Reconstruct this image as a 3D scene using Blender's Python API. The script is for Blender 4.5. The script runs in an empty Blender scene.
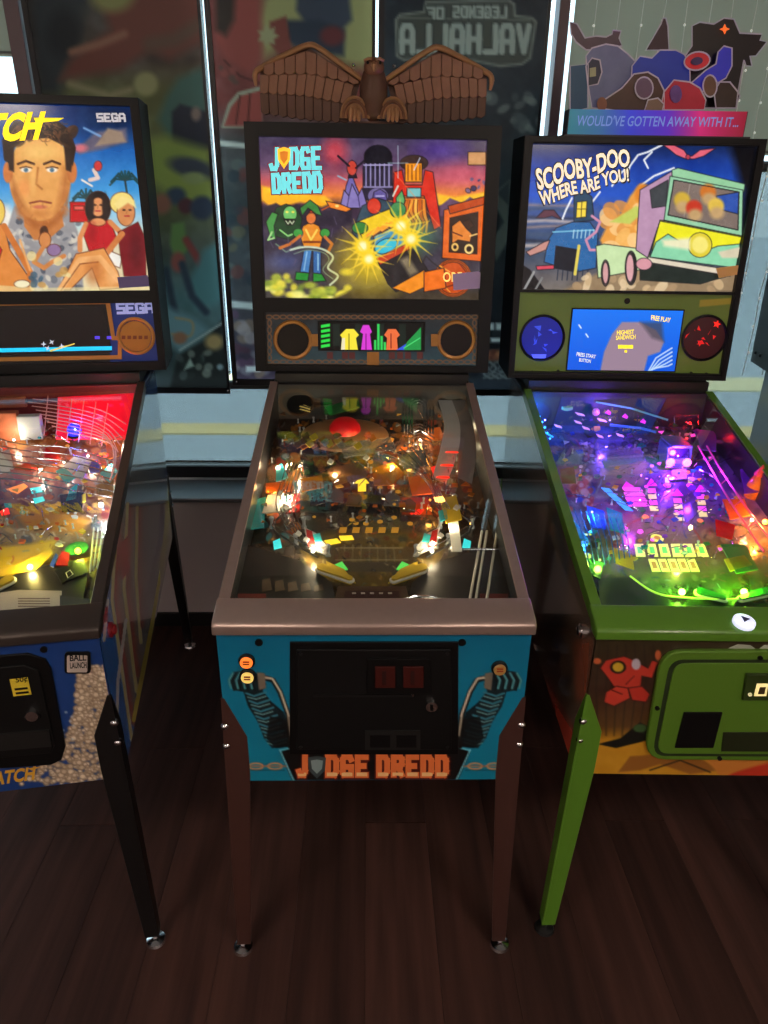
import bpy, bmesh, math, random
import numpy as np
from mathutils import Matrix, Vector
random.seed(7); rng = np.random.default_rng(5)
scn = bpy.context.scene
col = scn.collection
PI = math.pi

# ------------------------------------------------------------------ camera
CAM = np.array([-0.0175, -1.1717, 1.7052]); PITCH, YAW, ROLL, FPX = 0.4258, 0.0275, 0.0143, 715.49
cp, sp, cy_, sy_ = math.cos(PITCH), math.sin(PITCH), math.cos(YAW), math.sin(YAW)
FW = np.array([sy_*cp, cy_*cp, -sp]); r0 = np.array([cy_, -sy_, 0.0]); u0 = np.cross(r0, FW)
RT = math.cos(ROLL)*r0 + math.sin(ROLL)*u0; UP = math.cos(ROLL)*u0 - math.sin(ROLL)*r0
cam = bpy.data.cameras.new('camera'); cam.sensor_fit = 'VERTICAL'; cam.sensor_height = 24.0
cam.lens = FPX*24.0/1024.0; cam.clip_start = 0.02; cam.clip_end = 200
cam_o = bpy.data.objects.new('camera', cam); col.objects.link(cam_o)
cam_o.matrix_world = Matrix(((RT[0], UP[0], -FW[0], CAM[0]), (RT[1], UP[1], -FW[1], CAM[1]), (RT[2], UP[2], -FW[2], CAM[2]), (0, 0, 0, 1)))
scn.camera = cam_o

# ------------------------------------------------------------------ sky, exposure
w = bpy.data.worlds.new('world'); scn.world = w; w.use_nodes = True
bg = w.node_tree.nodes['Background']; bg.inputs['Color'].default_value = (0.80, 0.91, 1.0, 1); bg.inputs['Strength'].default_value = 3.2
vs = scn.view_settings; vs.view_transform = 'Standard'; vs.look = 'None'; vs.gamma = 1.0; vs.exposure = 0.0; vs.use_curve_mapping = False
sun = bpy.data.lights.new('sun', 'SUN'); sun.energy = 6.0; sun.color = (1.0, 0.96, 0.88); sun.angle = 0.01
sun_o = bpy.data.objects.new('sun', sun); col.objects.link(sun_o); sun_o.rotation_euler = (math.radians(20), 0, math.radians(14)); sun_o.location = (0, -6, 9)
scn.cycles.use_denoising = True
scn.cycles.max_bounces = 8; scn.cycles.transparent_max_bounces = 16
scn.cycles.sample_clamp_indirect = 4.0
ROOM_LAMP = 24.0

# ------------------------------------------------------------------ helpers
def lin(c):
    c = np.asarray(c, float)/255.0
    return np.where(c <= 0.04045, c/12.92, ((c+0.055)/1.055)**2.4)
def lin4(c): return (*[float(v) for v in lin(c)], 1.0)
MATS = {}
def mat(name, rgb=(128, 128, 128), rough=0.5, metal=0.0, emit=0.0, ergb=None, noise=0.0, nscale=40, bump=0.0, spec=0.5, coat=0.0):
    """procedural principled material; colour given in sRGB 0..255, varied by a noise texture"""
    if name in MATS: return MATS[name]
    m = bpy.data.materials.new(name); m.use_nodes = True; MATS[name] = m
    nt = m.node_tree; b = nt.nodes['Principled BSDF']
    b.inputs['Base Color'].default_value = lin4(rgb); b.inputs['Roughness'].default_value = rough
    b.inputs['Metallic'].default_value = metal; b.inputs['Specular IOR Level'].default_value = spec
    if coat: b.inputs['Coat Weight'].default_value = coat; b.inputs['Coat Roughness'].default_value = 0.08
    if emit:
        b.inputs['Emission Color'].default_value = lin4(ergb or rgb); b.inputs['Emission Strength'].default_value = emit
    if noise or bump:
        tc = nt.nodes.new('ShaderNodeTexCoord'); nz = nt.nodes.new('ShaderNodeTexNoise')
        nz.inputs['Scale'].default_value = nscale; nz.inputs['Detail'].default_value = 4
        nt.links.new(tc.outputs['Object'], nz.inputs['Vector'])
        if noise:
            mx = nt.nodes.new('ShaderNodeMix'); mx.data_type = 'RGBA'
            c = np.array(lin4(rgb)[:3])
            mx.inputs['A'].default_value = (*(c*(1-noise)), 1); mx.inputs['B'].default_value = (*np.minimum(c*(1+noise), 1), 1)
            nt.links.new(nz.outputs['Fac'], mx.inputs['Factor']); nt.links.new(mx.outputs['Result'], b.inputs['Base Color'])
        if bump:
            bp = nt.nodes.new('ShaderNodeBump'); bp.inputs['Strength'].default_value = bump; bp.inputs['Distance'].default_value = 0.002
            nt.links.new(nz.outputs['Fac'], bp.inputs['Height']); nt.links.new(bp.outputs['Normal'], b.inputs['Normal'])
    return m
def print_mat(name, emit=0.0, rough=0.4, albedo=1.0, coat=0.0, translucent=0.0, fine=0.0, spec=0.5):
    """printed artwork: colour comes from the print attribute of the sheet"""
    if name in MATS: return MATS[name]
    m = bpy.data.materials.new(name); m.use_nodes = True; MATS[name] = m
    nt = m.node_tree; b = nt.nodes['Principled BSDF']; at = nt.nodes.new('ShaderNodeAttribute'); at.attribute_name = 'print'
    hs = nt.nodes.new('ShaderNodeMix'); hs.data_type = 'RGBA'; hs.inputs['A'].default_value = (0, 0, 0, 1); hs.inputs['Factor'].default_value = albedo
    nt.links.new(at.outputs['Color'], hs.inputs['B']); nt.links.new(hs.outputs['Result'], b.inputs['Base Color'])
    b.inputs['Roughness'].default_value = rough; b.inputs['Specular IOR Level'].default_value = spec
    if coat: b.inputs['Coat Weight'].default_value = coat; b.inputs['Coat Roughness'].default_value = 0.06
    if emit:
        nt.links.new(at.outputs['Color'], b.inputs['Emission Color']); b.inputs['Emission Strength'].default_value = emit
    if translucent:
        tr = nt.nodes.new('ShaderNodeBsdfTranslucent'); mx = nt.nodes.new('ShaderNodeMixShader'); mx.inputs[0].default_value = translucent
        out = nt.nodes['Material Output']
        nt.links.new(at.outputs['Color'], tr.inputs['Color']); nt.links.new(b.outputs[0], mx.inputs[1]); nt.links.new(tr.outputs[0], mx.inputs[2])
        nt.links.new(mx.outputs[0], out.inputs['Surface'])
    return m
def glow(name, rgb, s, base=None):
    return mat(name, base or rgb, 0.4, emit=s, ergb=rgb)
def pane_mat(name, tint=(255, 255, 255), refl=0.06, rough=0.02, fres=True):
    if name in MATS: return MATS[name]
    m = bpy.data.materials.new(name); m.use_nodes = True; MATS[name] = m
    nt = m.node_tree; nt.nodes.remove(nt.nodes['Principled BSDF']); out = nt.nodes['Material Output']
    t = nt.nodes.new('ShaderNodeBsdfTransparent'); t.inputs[0].default_value = lin4(tint)
    g = nt.nodes.new('ShaderNodeBsdfGlossy'); g.inputs['Roughness'].default_value = rough
    mx = nt.nodes.new('ShaderNodeMixShader')
    if fres:
        fr = nt.nodes.new('ShaderNodeFresnel'); ge = nt.nodes.new('ShaderNodeNewGeometry'); mr = nt.nodes.new('ShaderNodeMapRange')
        mr.inputs['To Min'].default_value = 1.45; mr.inputs['To Max'].default_value = 1/1.45   # same reflectance entering and leaving the pane
        nt.links.new(ge.outputs['Backfacing'], mr.inputs['Value']); nt.links.new(mr.outputs[0], fr.inputs[0]); nt.links.new(fr.outputs[0], mx.inputs[0])
    else: mx.inputs[0].default_value = refl
    nt.links.new(t.outputs[0], mx.inputs[1]); nt.links.new(g.outputs[0], mx.inputs[2]); nt.links.new(mx.outputs[0], out.inputs['Surface'])
    return m

class MB:
    def __init__(s): s.v = []; s.f = []
    def add(s, vs, fs):
        n = len(s.v); s.v += [tuple(float(c) for c in p) for p in vs]; s.f += [tuple(i+n for i in f) for f in fs]; return s
    def box(s, x0, x1, y0, y1, z0, z1):
        return s.add([(x0,y0,z0),(x1,y0,z0),(x1,y1,z0),(x0,y1,z0),(x0,y0,z1),(x1,y0,z1),(x1,y1,z1),(x0,y1,z1)],
                     [(0,3,2,1),(4,5,6,7),(0,1,5,4),(1,2,6,5),(2,3,7,6),(3,0,4,7)])
    def hexa(s, a, b):   # two matching loops -> solid
        n = len(a)
        return s.add(list(a)+list(b), [tuple(range(n))[::-1], tuple(range(n, 2*n))]+[(i, (i+1) % n, n+(i+1) % n, n+i) for i in range(n)])
    def prism(s, pts, d):  # pts: 3D loop, d: extrusion vector
        d = np.asarray(d, float); return s.hexa([np.asarray(p, float) for p in pts], [np.asarray(p, float)+d for p in pts])
    def tube(s, path, r, seg=8, closed=False):
        P = [np.asarray(p, float) for p in path]; n = len(P); rr = r if hasattr(r, '__len__') else [r]*n
        T = []
        for i in range(n):
            a = P[(i-1) % n] if (closed or i > 0) else P[i]; b = P[(i+1) % n] if (closed or i < n-1) else P[i]
            t = b-a; T.append(t/(np.linalg.norm(t)+1e-12))
        ref = np.array([0, 0, 1.0]) if abs(T[0][2]) < 0.9 else np.array([1.0, 0, 0])
        vs = []; nrm = np.cross(T[0], ref); nrm /= np.linalg.norm(nrm)
        for i in range(n):
            nrm = nrm - T[i]*np.dot(nrm, T[i]); nrm /= (np.linalg.norm(nrm)+1e-12); bi = np.cross(T[i], nrm)
            vs += [P[i]+rr[i]*(math.cos(2*PI*k/seg)*nrm+math.sin(2*PI*k/seg)*bi) for k in range(seg)]
        fs = []
        for i in range(n if closed else n-1):
            j = (i+1) % n
            fs += [(i*seg+k, i*seg+(k+1) % seg, j*seg+(k+1) % seg, j*seg+k) for k in range(seg)]
        if not closed: fs += [tuple(range(seg))[::-1], tuple((n-1)*seg+k for k in range(seg))]
        return s.add(vs, fs)
    def lathe(s, prof, o=(0, 0, 0), ax=(0, 0, 1), seg=20, sx=1, sy=1):
        ax = np.asarray(ax, float); ax /= np.linalg.norm(ax); o = np.asarray(o, float)
        e1 = np.array([1.0, 0, 0]) if abs(ax[0]) < 0.9 else np.array([0, 1.0, 0]); e1 = e1-ax*np.dot(e1, ax); e1 /= np.linalg.norm(e1); e2 = np.cross(ax, e1)
        vs = []; 
        for r, h in prof: vs += [o+ax*h+r*(sx*math.cos(2*PI*k/seg)*e1+sy*math.sin(2*PI*k/seg)*e2) for k in range(seg)]
        fs = []
        for i in range(len(prof)-1): fs += [(i*seg+k, i*seg+(k+1) % seg, (i+1)*seg+(k+1) % seg, (i+1)*seg+k) for k in range(seg)]
        fs += [tuple(range(seg))[::-1], tuple((len(prof)-1)*seg+k for k in range(seg))]
        return s.add(vs, fs)
    def ball(s, o, r, seg=12, rings=8, sc=(1, 1, 1)):
        o = np.asarray(o, float); vs = []; fs = []
        for i in range(rings+1):
            t = PI*i/rings
            vs += [o+r*np.array([math.sin(t)*math.cos(2*PI*k/seg)*sc[0], math.sin(t)*math.sin(2*PI*k/seg)*sc[1], math.cos(t)*sc[2]]) for k in range(seg)]
        for i in range(rings): fs += [(i*seg+k, (i+1)*seg+k, (i+1)*seg+(k+1) % seg, i*seg+(k+1) % seg) for k in range(seg)]
        return s.add(vs, fs)
    def mesh(s, name, smooth=False, bevel=0.0, bseg=2):
        me = bpy.data.meshes.new(name); me.from_pydata(s.v, [], s.f)
        bm = bmesh.new(); bm.from_mesh(me)
        bmesh.ops.remove_doubles(bm, verts=bm.verts, dist=1e-6)
        bmesh.ops.dissolve_degenerate(bm, edges=bm.edges, dist=1e-7)
        bmesh.ops.recalc_face_normals(bm, faces=bm.faces)
        if bevel:
            ed = [e for e in bm.edges if len(e.link_faces) == 2 and e.calc_face_angle(0) > 0.6]
            bmesh.ops.bevel(bm, geom=ed, offset=bevel, segments=bseg, affect='EDGES', profile=0.5, clamp_overlap=True)
        bm.to_mesh(me); bm.free()
        if smooth:
            me.polygons.foreach_set('use_smooth', [True]*len(me.polygons))
            try: me.set_sharp_from_angle(angle=0.7)
            except Exception: pass
        return me
    def build(s, name, m, parent=None, smooth=False, bevel=0.0, bseg=2):
        return obj(name, s.mesh(name, smooth, bevel, bseg), m, parent)
def obj(name, me, m, parent=None, loc=None):
    if m is not None and not me.materials: me.materials.append(m)
    o = bpy.data.objects.new(name, me); col.objects.link(o)
    if parent is not None: o.parent = parent
    if loc is not None: o.location = [float(c) for c in loc]
    return o
def tag(o, label=None, cat=None, group=None, kind=None):
    if label: o['label'] = label
    if cat: o['category'] = cat
    if group: o['group'] = group
    if kind: o['kind'] = kind
    return o
def thing(name, label, cat, loc=(0, 0, 0), rz=0.0, group=None):
    o = bpy.data.objects.new(name, None); col.objects.link(o); o.location = loc; o.rotation_euler = (0, 0, rz); o.empty_display_size = 0.1
    return tag(o, label, cat, group)
def struct(o): o['kind'] = 'structure'; return o

# ---- photo pixel <-> space
class Frame:
    """local frame of a thing (world location + turn about z); turns photo pixels into rays in it"""
    def __init__(s, x=0, y=0, a=0): s.t = np.array([x, y, 0.0]); s.R = np.array([[math.cos(a), -math.sin(a), 0], [math.sin(a), math.cos(a), 0], [0, 0, 1]])
    def ray(s, u, v):
        d = FW + RT*(u-384)/FPX + UP*(512-v)/FPX
        return s.R.T@(CAM-s.t), s.R.T@d
    def hit(s, u, v, o, n):
        c, d = s.ray(u, v); return c + d*(np.dot(np.asarray(o, float)-c, n)/np.dot(d, n))
    def proj(s, P):
        P = np.asarray(P, float)@s.R.T + s.t - CAM; z = P@FW
        return 384+FPX*(P@RT)/z, 512-FPX*(P@UP)/z
class Panel:
    """flat rectangle in a frame: o = top left corner, ex to the right, ey down, n towards the viewer"""
    def __init__(s, F, o, ex, ey): s.F = F; s.o = np.asarray(o, float); s.ex = np.asarray(ex, float); s.ey = np.asarray(ey, float); s.ex /= np.linalg.norm(s.ex); s.ey /= np.linalg.norm(s.ey); s.n = np.cross(s.ey, s.ex); s.n = -s.n if False else s.n
    def pt(s, a, b, h=0): return s.o + s.ex*a + s.ey*b + s.n*h
    def px(s, u, v, h=0): return s.F.hit(u, v, s.o+s.n*h, s.n)
    def ab(s, u, v): p = s.px(u, v)-s.o; return np.dot(p, s.ex), np.dot(p, s.ey)
    def prism(s, mb, pts, h0, h1):  # pixel outline -> solid from height h0 to h1
        a = [s.pt(*s.ab(u, v), h0) for u, v in pts]; return mb.prism(a, s.n*(h1-h0))
    def disc(s, mb, u, v, r, h0, h1, seg=20, prof=None):
        o = s.pt(*s.ab(u, v), 0); return mb.lathe(prof or [(r, h0), (r, h1)], o, s.n, seg)

class Paint:
    """print on a panel region (a0..a1, b0..b1 metres); strokes are placed by where the photo shows them"""
    def __init__(s, P, a0, a1, b0, b1, cell, base=(30, 30, 30), mask=None):
        s.P = P; s.ink = None; nx = max(2, int(round((a1-a0)/cell))); ny = max(2, int(round((b1-b0)/cell))); s.nx, s.ny = nx, ny
        A, B = np.meshgrid(np.linspace(a0, a1, nx+1), np.linspace(b0, b1, ny+1)); s.A, s.B = A, B
        pts = P.o + A[..., None]*P.ex + B[..., None]*P.ey; s.pts = pts
        s.U, s.V = P.F.proj(pts); s.C = np.empty(A.shape+(3,)); s.C[:] = base
        s.aa = abs(s.U[0, -1]-s.U[0, 0])/nx*0.6
    def mix(s, sl, al, c): s.C[sl] += (np.asarray(c, float)-s.C[sl])*al[..., None]
    def box(s, u0, u1, v0, v1, m=3):
        k = (s.U >= u0-m) & (s.U <= u1+m) & (s.V >= v0-m) & (s.V <= v1+m)
        if not k.any(): return None
        r = np.where(k.any(1))[0]; c = np.where(k.any(0))[0]; return np.s_[r[0]:r[-1]+1, c[0]:c[-1]+1]
    def poly(s, pts, c, soft=0.0, al=1.0, grad=None):
        p = np.asarray(pts, float); e = max(soft, s.aa); sl = s.box(p[:, 0].min(), p[:, 0].max(), p[:, 1].min(), p[:, 1].max(), e+1)
        if sl is None: return s
        U, V = s.U[sl], s.V[sl]; ins = np.zeros(U.shape, bool); d2 = np.full(U.shape, 1e9)
        for (x0, y0), (x1, y1) in zip(p, np.roll(p, -1, 0)):
            dx, dy = x1-x0, y1-y0; L = dx*dx+dy*dy+1e-12
            t = np.clip(((U-x0)*dx+(V-y0)*dy)/L, 0, 1); d2 = np.minimum(d2, (U-x0-t*dx)**2+(V-y0-t*dy)**2)
            if dy != 0: ins ^= ((y0 > V) != (y1 > V)) & (U < dx*(V-y0)/dy+x0)
        sd = np.sqrt(d2)*np.where(ins, 1, -1); a = np.clip(0.5+sd/(2*e), 0, 1)*al
        if grad is not None:
            t = np.clip((V-p[:, 1].min())/(np.ptp(p[:, 1])+1e-9), 0, 1)[..., None]; c = np.asarray(c, float)*(1-t)+np.asarray(grad, float)*t
        s.mix(sl, a, c)
        if s.ink is not None and not soft and al == 1.0: s.line(p, .9, s.ink, al=.85, closed=True)
        return s
    def ell(s, cx, cy, rx, ry, c, soft=0.0, al=1.0, rot=0.0):
        e = max(soft, s.aa); m = max(rx, ry)+e; sl = s.box(cx-m, cx+m, cy-m, cy+m)
        if sl is None: return s
        U, V = s.U[sl]-cx, s.V[sl]-cy; k, q = math.cos(rot), math.sin(rot); X, Y = U*k+V*q, -U*q+V*k
        r = np.sqrt((X/rx)**2+(Y/ry)**2); a = np.clip(0.5+(1-r)*min(rx, ry)/(2*e), 0, 1)*al; s.mix(sl, a, c)
        if s.ink is not None and not soft and al == 1.0 and min(rx, ry) > 2: s.line(oval(cx, cy, rx, ry, 20, rot), .8, s.ink, al=.8, closed=True)
        return s
    def line(s, pts, wd, c, al=1.0, soft=0.0, closed=False):
        p = np.asarray(pts, float); e = max(soft, s.aa); sl = s.box(p[:, 0].min(), p[:, 0].max(), p[:, 1].min(), p[:, 1].max(), wd+e+1)
        if sl is None: return s
        U, V = s.U[sl], s.V[sl]; d2 = np.full(U.shape, 1e9)
        q = list(zip(p[:-1], p[1:]))+([(p[-1], p[0])] if closed else [])
        for (x0, y0), (x1, y1) in q:
            dx, dy = x1-x0, y1-y0; L = dx*dx+dy*dy+1e-12
            t = np.clip(((U-x0)*dx+(V-y0)*dy)/L, 0, 1); d2 = np.minimum(d2, (U-x0-t*dx)**2+(V-y0-t*dy)**2)
        s.mix(sl, np.clip(0.5+(wd/2-np.sqrt(d2))/(2*e), 0, 1)*al, c); return s
    def vgrad(s, stops):
        ys = [q[0] for q in stops]
        for i in range(3): s.C[..., i] = np.interp(s.V, ys, [q[1][i] for q in stops])
        return s
    def noise(s, amp, scale, seed=0, tint=(1, 1, 1)):
        g = np.random.default_rng(seed); n = np.zeros(s.U.shape); tot = 0
        for o in range(3):
            k = scale/(2**o); gx = (s.U-s.U.min())/k; gy = (s.V-s.V.min())/k; w_, h_ = int(gx.max())+2, int(gy.max())+2
            G = g.random((h_+1, w_+1)); ix, iy = gx.astype(int), gy.astype(int); fx, fy = gx-ix, gy-iy; fx = fx*fx*(3-2*fx); fy = fy*fy*(3-2*fy)
            n += (G[iy, ix]*(1-fx)*(1-fy)+G[iy, ix+1]*fx*(1-fy)+G[iy+1, ix]*(1-fx)*fy+G[iy+1, ix+1]*fx*fy-0.5)*0.6**o; tot += 0.6**o
        s.C += amp*(n/tot*2)[..., None]*np.asarray(tint); return s
    def blobs(s, n, u0, u1, v0, v1, r0_, r1_, cols, seed=0, al=1.0, flat=1.0):
        g = random.Random(seed)
        for _ in range(n): s.ell(g.uniform(u0, u1), g.uniform(v0, v1), g.uniform(r0_, r1_), g.uniform(r0_, r1_)*flat, g.choice(cols), al=al, rot=g.uniform(0, 3))
        return s
    def scrib(s, n, u0, u1, v0, v1, cols, seed=0, wd=(.6, 1.5), ln=(3, 9), al=.8):
        g = random.Random(seed)
        for _ in range(n):
            u, v, t, l, k = g.uniform(u0, u1), g.uniform(v0, v1), g.uniform(0, 6.28), g.uniform(*ln), g.uniform(-.9, .9); pts = [(u, v)]
            for j in range(3): pts.append((pts[-1][0]+l/3*math.cos(t), pts[-1][1]+l/3*math.sin(t))); t += k
            s.line(pts, g.uniform(*wd), g.choice(cols), al=al)
        return s
    def build(s, name, m, parent, h=0.0, back=None):
        ny, nx = s.ny+1, s.nx+1; v = (s.pts+s.P.n*h).reshape(-1, 3).astype(np.float32)
        i = np.arange(ny*nx).reshape(ny, nx); f = np.stack([i[:-1, :-1], i[1:, :-1], i[1:, 1:], i[:-1, 1:]], -1).reshape(-1, 4).astype(np.int32)
        me = bpy.data.meshes.new(name); me.vertices.add(len(v)); me.vertices.foreach_set('co', v.ravel())
        me.loops.add(f.size); me.loops.foreach_set('vertex_index', f.ravel()); me.polygons.add(len(f)); me.polygons.foreach_set('loop_start', np.arange(0, f.size, 4, dtype=np.int32))
        me.update(calc_edges=True)
        a = me.color_attributes.new('print', 'FLOAT_COLOR', 'POINT'); c = np.ones((len(v), 4), np.float32); c[:, :3] = lin(np.clip(s.C, 0, 255)).reshape(-1, 3); a.data.foreach_set('color', c.ravel())
        return obj(name, me, m, parent)

def paint_block(p, txt, q, wd, c, gap=.5, mirror=False, al=1.0):
    if mirror: q = [q[1], q[0], q[3], q[2]]
    n = len(txt); cw = 1.0/(n+(n-1)*gap)
    for i, ch in enumerate(txt):
        for pl in GL.get(ch, []): p.line([quadmap(q, i*cw*(1+gap)+cw*x, y) for x, y in pl], wd, c, al=al)
GL = {'J': [[(1,0),(1,.8),(.75,1),(.2,1),(0,.8)]], 'U': [[(0,0),(0,.85),(.15,1),(.85,1),(1,.85),(1,0)]], 'D': [[(0,0),(.75,0),(1,.2),(1,.8),(.75,1),(0,1),(0,0)]],
 'G': [[(1,.15),(.85,0),(.15,0),(0,.15),(0,.85),(.15,1),(1,1),(1,.55),(.6,.55)]], 'E': [[(1,0),(0,0),(0,1),(1,1)], [(0,.5),(.75,.5)]], 'R': [[(0,1),(0,0),(.8,0),(1,.12),(1,.4),(.8,.5),(0,.5)], [(.5,.5),(1,1)]],
 'S': [[(1,0),(0,0),(0,.5),(1,.5),(1,1),(0,1)]], 'A': [[(0,1),(0,.2),(.2,0),(.8,0),(1,.2),(1,1)], [(0,.6),(1,.6)]], 'L': [[(0,0),(0,1),(1,1)]], 'N': [[(0,1),(0,0),(1,1),(1,0)]], 'O': [[(0,0),(1,0),(1,1),(0,1),(0,0)]],
 'F': [[(1,0),(0,0),(0,1)], [(0,.5),(.7,.5)]], 'V': [[(0,0),(.5,1),(1,0)]], 'H': [[(0,0),(0,1)], [(1,0),(1,1)], [(0,.5),(1,.5)]], ' ': []}
def quadmap(q, s, t):
    (x0, y0), (x1, y1), (x2, y2), (x3, y3) = q  # tl tr br bl
    return ((x0*(1-s)+x1*s)*(1-t)+(x3*(1-s)+x2*s)*t, (y0*(1-s)+y1*s)*(1-t)+(y3*(1-s)+y2*s)*t)
def rect(x0, y0, x1, y1): return [(x0, y0), (x1, y0), (x1, y1), (x0, y1)]
def block_text(P, txt, q, wd, m, parent, h, name='lettering', gap=0.35, grow=0.0, mirror=False):
    """square block letters as thin raised print; q = pixel quad, wd = stroke in pixels"""
    if mirror: q = [q[1], q[0], q[3], q[2]]
    n = len(txt); cw = 1.0/(n+(n-1)*gap); mb = MB(); k = 0
    for i, ch in enumerate(txt):
        x0 = i*cw*(1+gap)
        for pl in GL.get(ch, []):
            p = [np.array(quadmap(q, x0+cw*x, y)) for x, y in pl]
            for a, b in zip(p[:-1], p[1:]):
                d = b-a; L = np.linalg.norm(d); d = d/L; nn = np.array([-d[1], d[0]]); wv = wd/2+grow
                c = [a-d*wv*.9+nn*wv, b+d*wv*.9+nn*wv, b+d*wv*.9-nn*wv, a-d*wv*.9-nn*wv]
                mb.add([P.px(*x, h+k*1e-6) for x in c], [(0, 1, 2, 3)]); k += 1
    return mb.build(name, m, parent)
def font_text(P, txt, q, m, parent, h, name='lettering', bold=0.0, wob=None, mirror=False):
    cu = bpy.data.curves.new('txt', 'FONT'); cu.body = txt; cu.offset = bold; cu.resolution_u = 3
    o = bpy.data.objects.new('txt', cu); col.objects.link(o); dg = bpy.context.evaluated_depsgraph_get(); me = bpy.data.meshes.new_from_object(o.evaluated_get(dg))
    bpy.data.objects.remove(o); bpy.data.curves.remove(cu)
    v = np.empty(len(me.vertices)*3); me.vertices.foreach_get('co', v); v = v.reshape(-1, 3); mn, mx = v.min(0), v.max(0); s = (v-mn)/(mx-mn+1e-9)
    if mirror: s[:, 0] = 1-s[:, 0]
    out = []
    for x, y, _ in s:
        t = 1-y; 
        if wob: t += wob*math.sin(x*14)
        out.append(P.px(*quadmap(q, x, t), h))
    me.vertices.foreach_set('co', np.array(out).ravel()); me.update(); me.name = name
    return obj(name, me, m, parent)

# ------------------------------------------------------------------ the room
W0 = Frame()
ZWALL, ZWIN = 1.42, 1.60
m_wall = mat('painted_wall', (214, 202, 200), 0.8, noise=0.04, nscale=6)
m_dark = mat('dark_frame', (32, 33, 38), 0.45, noise=0.08)
m_alu = mat('grey_metal_ledge', (140, 145, 150), 0.38, 0.6, noise=0.05, nscale=12)
m_ceil = mat('ceiling_paint', (170, 165, 160), 0.9, noise=0.03, nscale=3)
def wood():
    m = bpy.data.materials.new('dark_wood'); m.use_nodes = True; nt = m.node_tree; b = nt.nodes['Principled BSDF']
    tc = nt.nodes.new('ShaderNodeTexCoord'); mp = nt.nodes.new('ShaderNodeMapping'); mp.inputs['Scale'].default_value = (26, 1.6, 1)
    oi = nt.nodes.new('ShaderNodeObjectInfo'); nz = nt.nodes.new('ShaderNodeTexNoise'); nz.noise_dimensions = '4D'; nz.inputs['Scale'].default_value = 1.0; nz.inputs['Detail'].default_value = 6
    ml = nt.nodes.new('ShaderNodeMath'); ml.operation = 'MULTIPLY'; ml.inputs[1].default_value = 40
    nt.links.new(oi.outputs['Random'], ml.inputs[0]); nt.links.new(ml.outputs[0], nz.inputs['W'])
    nt.links.new(tc.outputs['Object'], mp.inputs[0]); nt.links.new(mp.outputs[0], nz.inputs['Vector'])
    rp = nt.nodes.new('ShaderNodeValToRGB'); rp.color_ramp.elements[0].position = 0.3; rp.color_ramp.elements[1].position = 0.75
    rp.color_ramp.elements[0].color = lin4((46, 29, 26)); rp.color_ramp.elements[1].color = lin4((78, 50, 43))
    nt.links.new(nz.outputs['Fac'], rp.inputs[0])
    hv = nt.nodes.new('ShaderNodeHueSaturation'); mr = nt.nodes.new('ShaderNodeMapRange'); mr.inputs['To Min'].default_value = 0.82; mr.inputs['To Max'].default_value = 1.2
    nt.links.new(oi.outputs['Random'], mr.inputs['Value']); nt.links.new(mr.outputs[0], hv.inputs['Value']); nt.links.new(rp.outputs[0], hv.inputs['Color']); nt.links.new(hv.outputs[0], b.inputs['Base Color'])
    b.inputs['Roughness'].default_value = 0.72; b.inputs['Specular IOR Level'].default_value = 0.2
    bp = nt.nodes.new('ShaderNodeBump'); bp.inputs['Strength'].default_value = 0.15; bp.inputs['Distance'].default_value = 0.001
    nt.links.new(nz.outputs['Fac'], bp.inputs['Height']); nt.links.new(bp.outputs[0], b.inputs['Normal']); return m
m_wood = wood()
XR = 3.4; YB = -4.2; ZC = 3.0
floor = struct(MB().box(-XR, XR, YB, ZWALL, -0.12, -0.006).build('floor', mat('floor_joint', (14, 10, 9), 0.8)))
pm = MB().box(-0.0888, 0.0888, -0.6092, 0.6092, -0.006, 0.0).mesh('plank', bevel=0.0006, bseg=1)
ncol = int(2*XR/0.178)
for i in range(ncol):
    x = -XR+0.09+i*0.178; y = YB+0.61-random.choice([0, .31, .62, .93]); 
    while y < ZWALL+0.6:
        y0, y1 = max(y-.6085, YB), min(y+.6085, ZWALL)
        if y1-y0 > 0.05:
            if y1-y0 > 1.21: obj('plank', pm, m_wood, floor, (x, y, 0))
            else:
                o = obj('plank', pm, m_wood, floor, (x, (y0+y1)/2, 0)); o.scale = (1, (y1-y0)/1.217, 1)
        y += 1.22
struct(MB().box(-XR, XR, ZWALL, ZWIN+0.12, -0.12, 0.582).build('wall_back', m_wall))
struct(MB().box(-XR, XR, ZWALL-0.012, ZWALL, 0, 0.065).build('baseboard_back', mat('black_base', (18, 17, 18), 0.5), bevel=0.003))
led = struct(MB().box(-XR, XR, ZWALL-0.035, ZWIN+0.05, 0.582, 0.600).build('trim_1', m_alu, bevel=0.004))
struct(MB().box(-XR, XR, ZWIN-0.02, ZWIN+0.12, 2.75, ZC).build('wall_back_header', m_wall))
for n, x in (('wall_left', -XR-0.1), ('wall_right', XR)): struct(MB().box(x, x+0.1, YB, ZWIN+0.12, -0.12, ZC).build(n, m_wall))
struct(MB().box(-XR-.1, XR+.1, YB-0.1, YB, -0.12, ZC).build('wall_rear', m_wall))
struct(MB().box(-XR-.1, XR+.1, YB-.1, ZWIN+0.12, ZC, ZC+0.1).build('ceiling', m_ceil))
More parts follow.
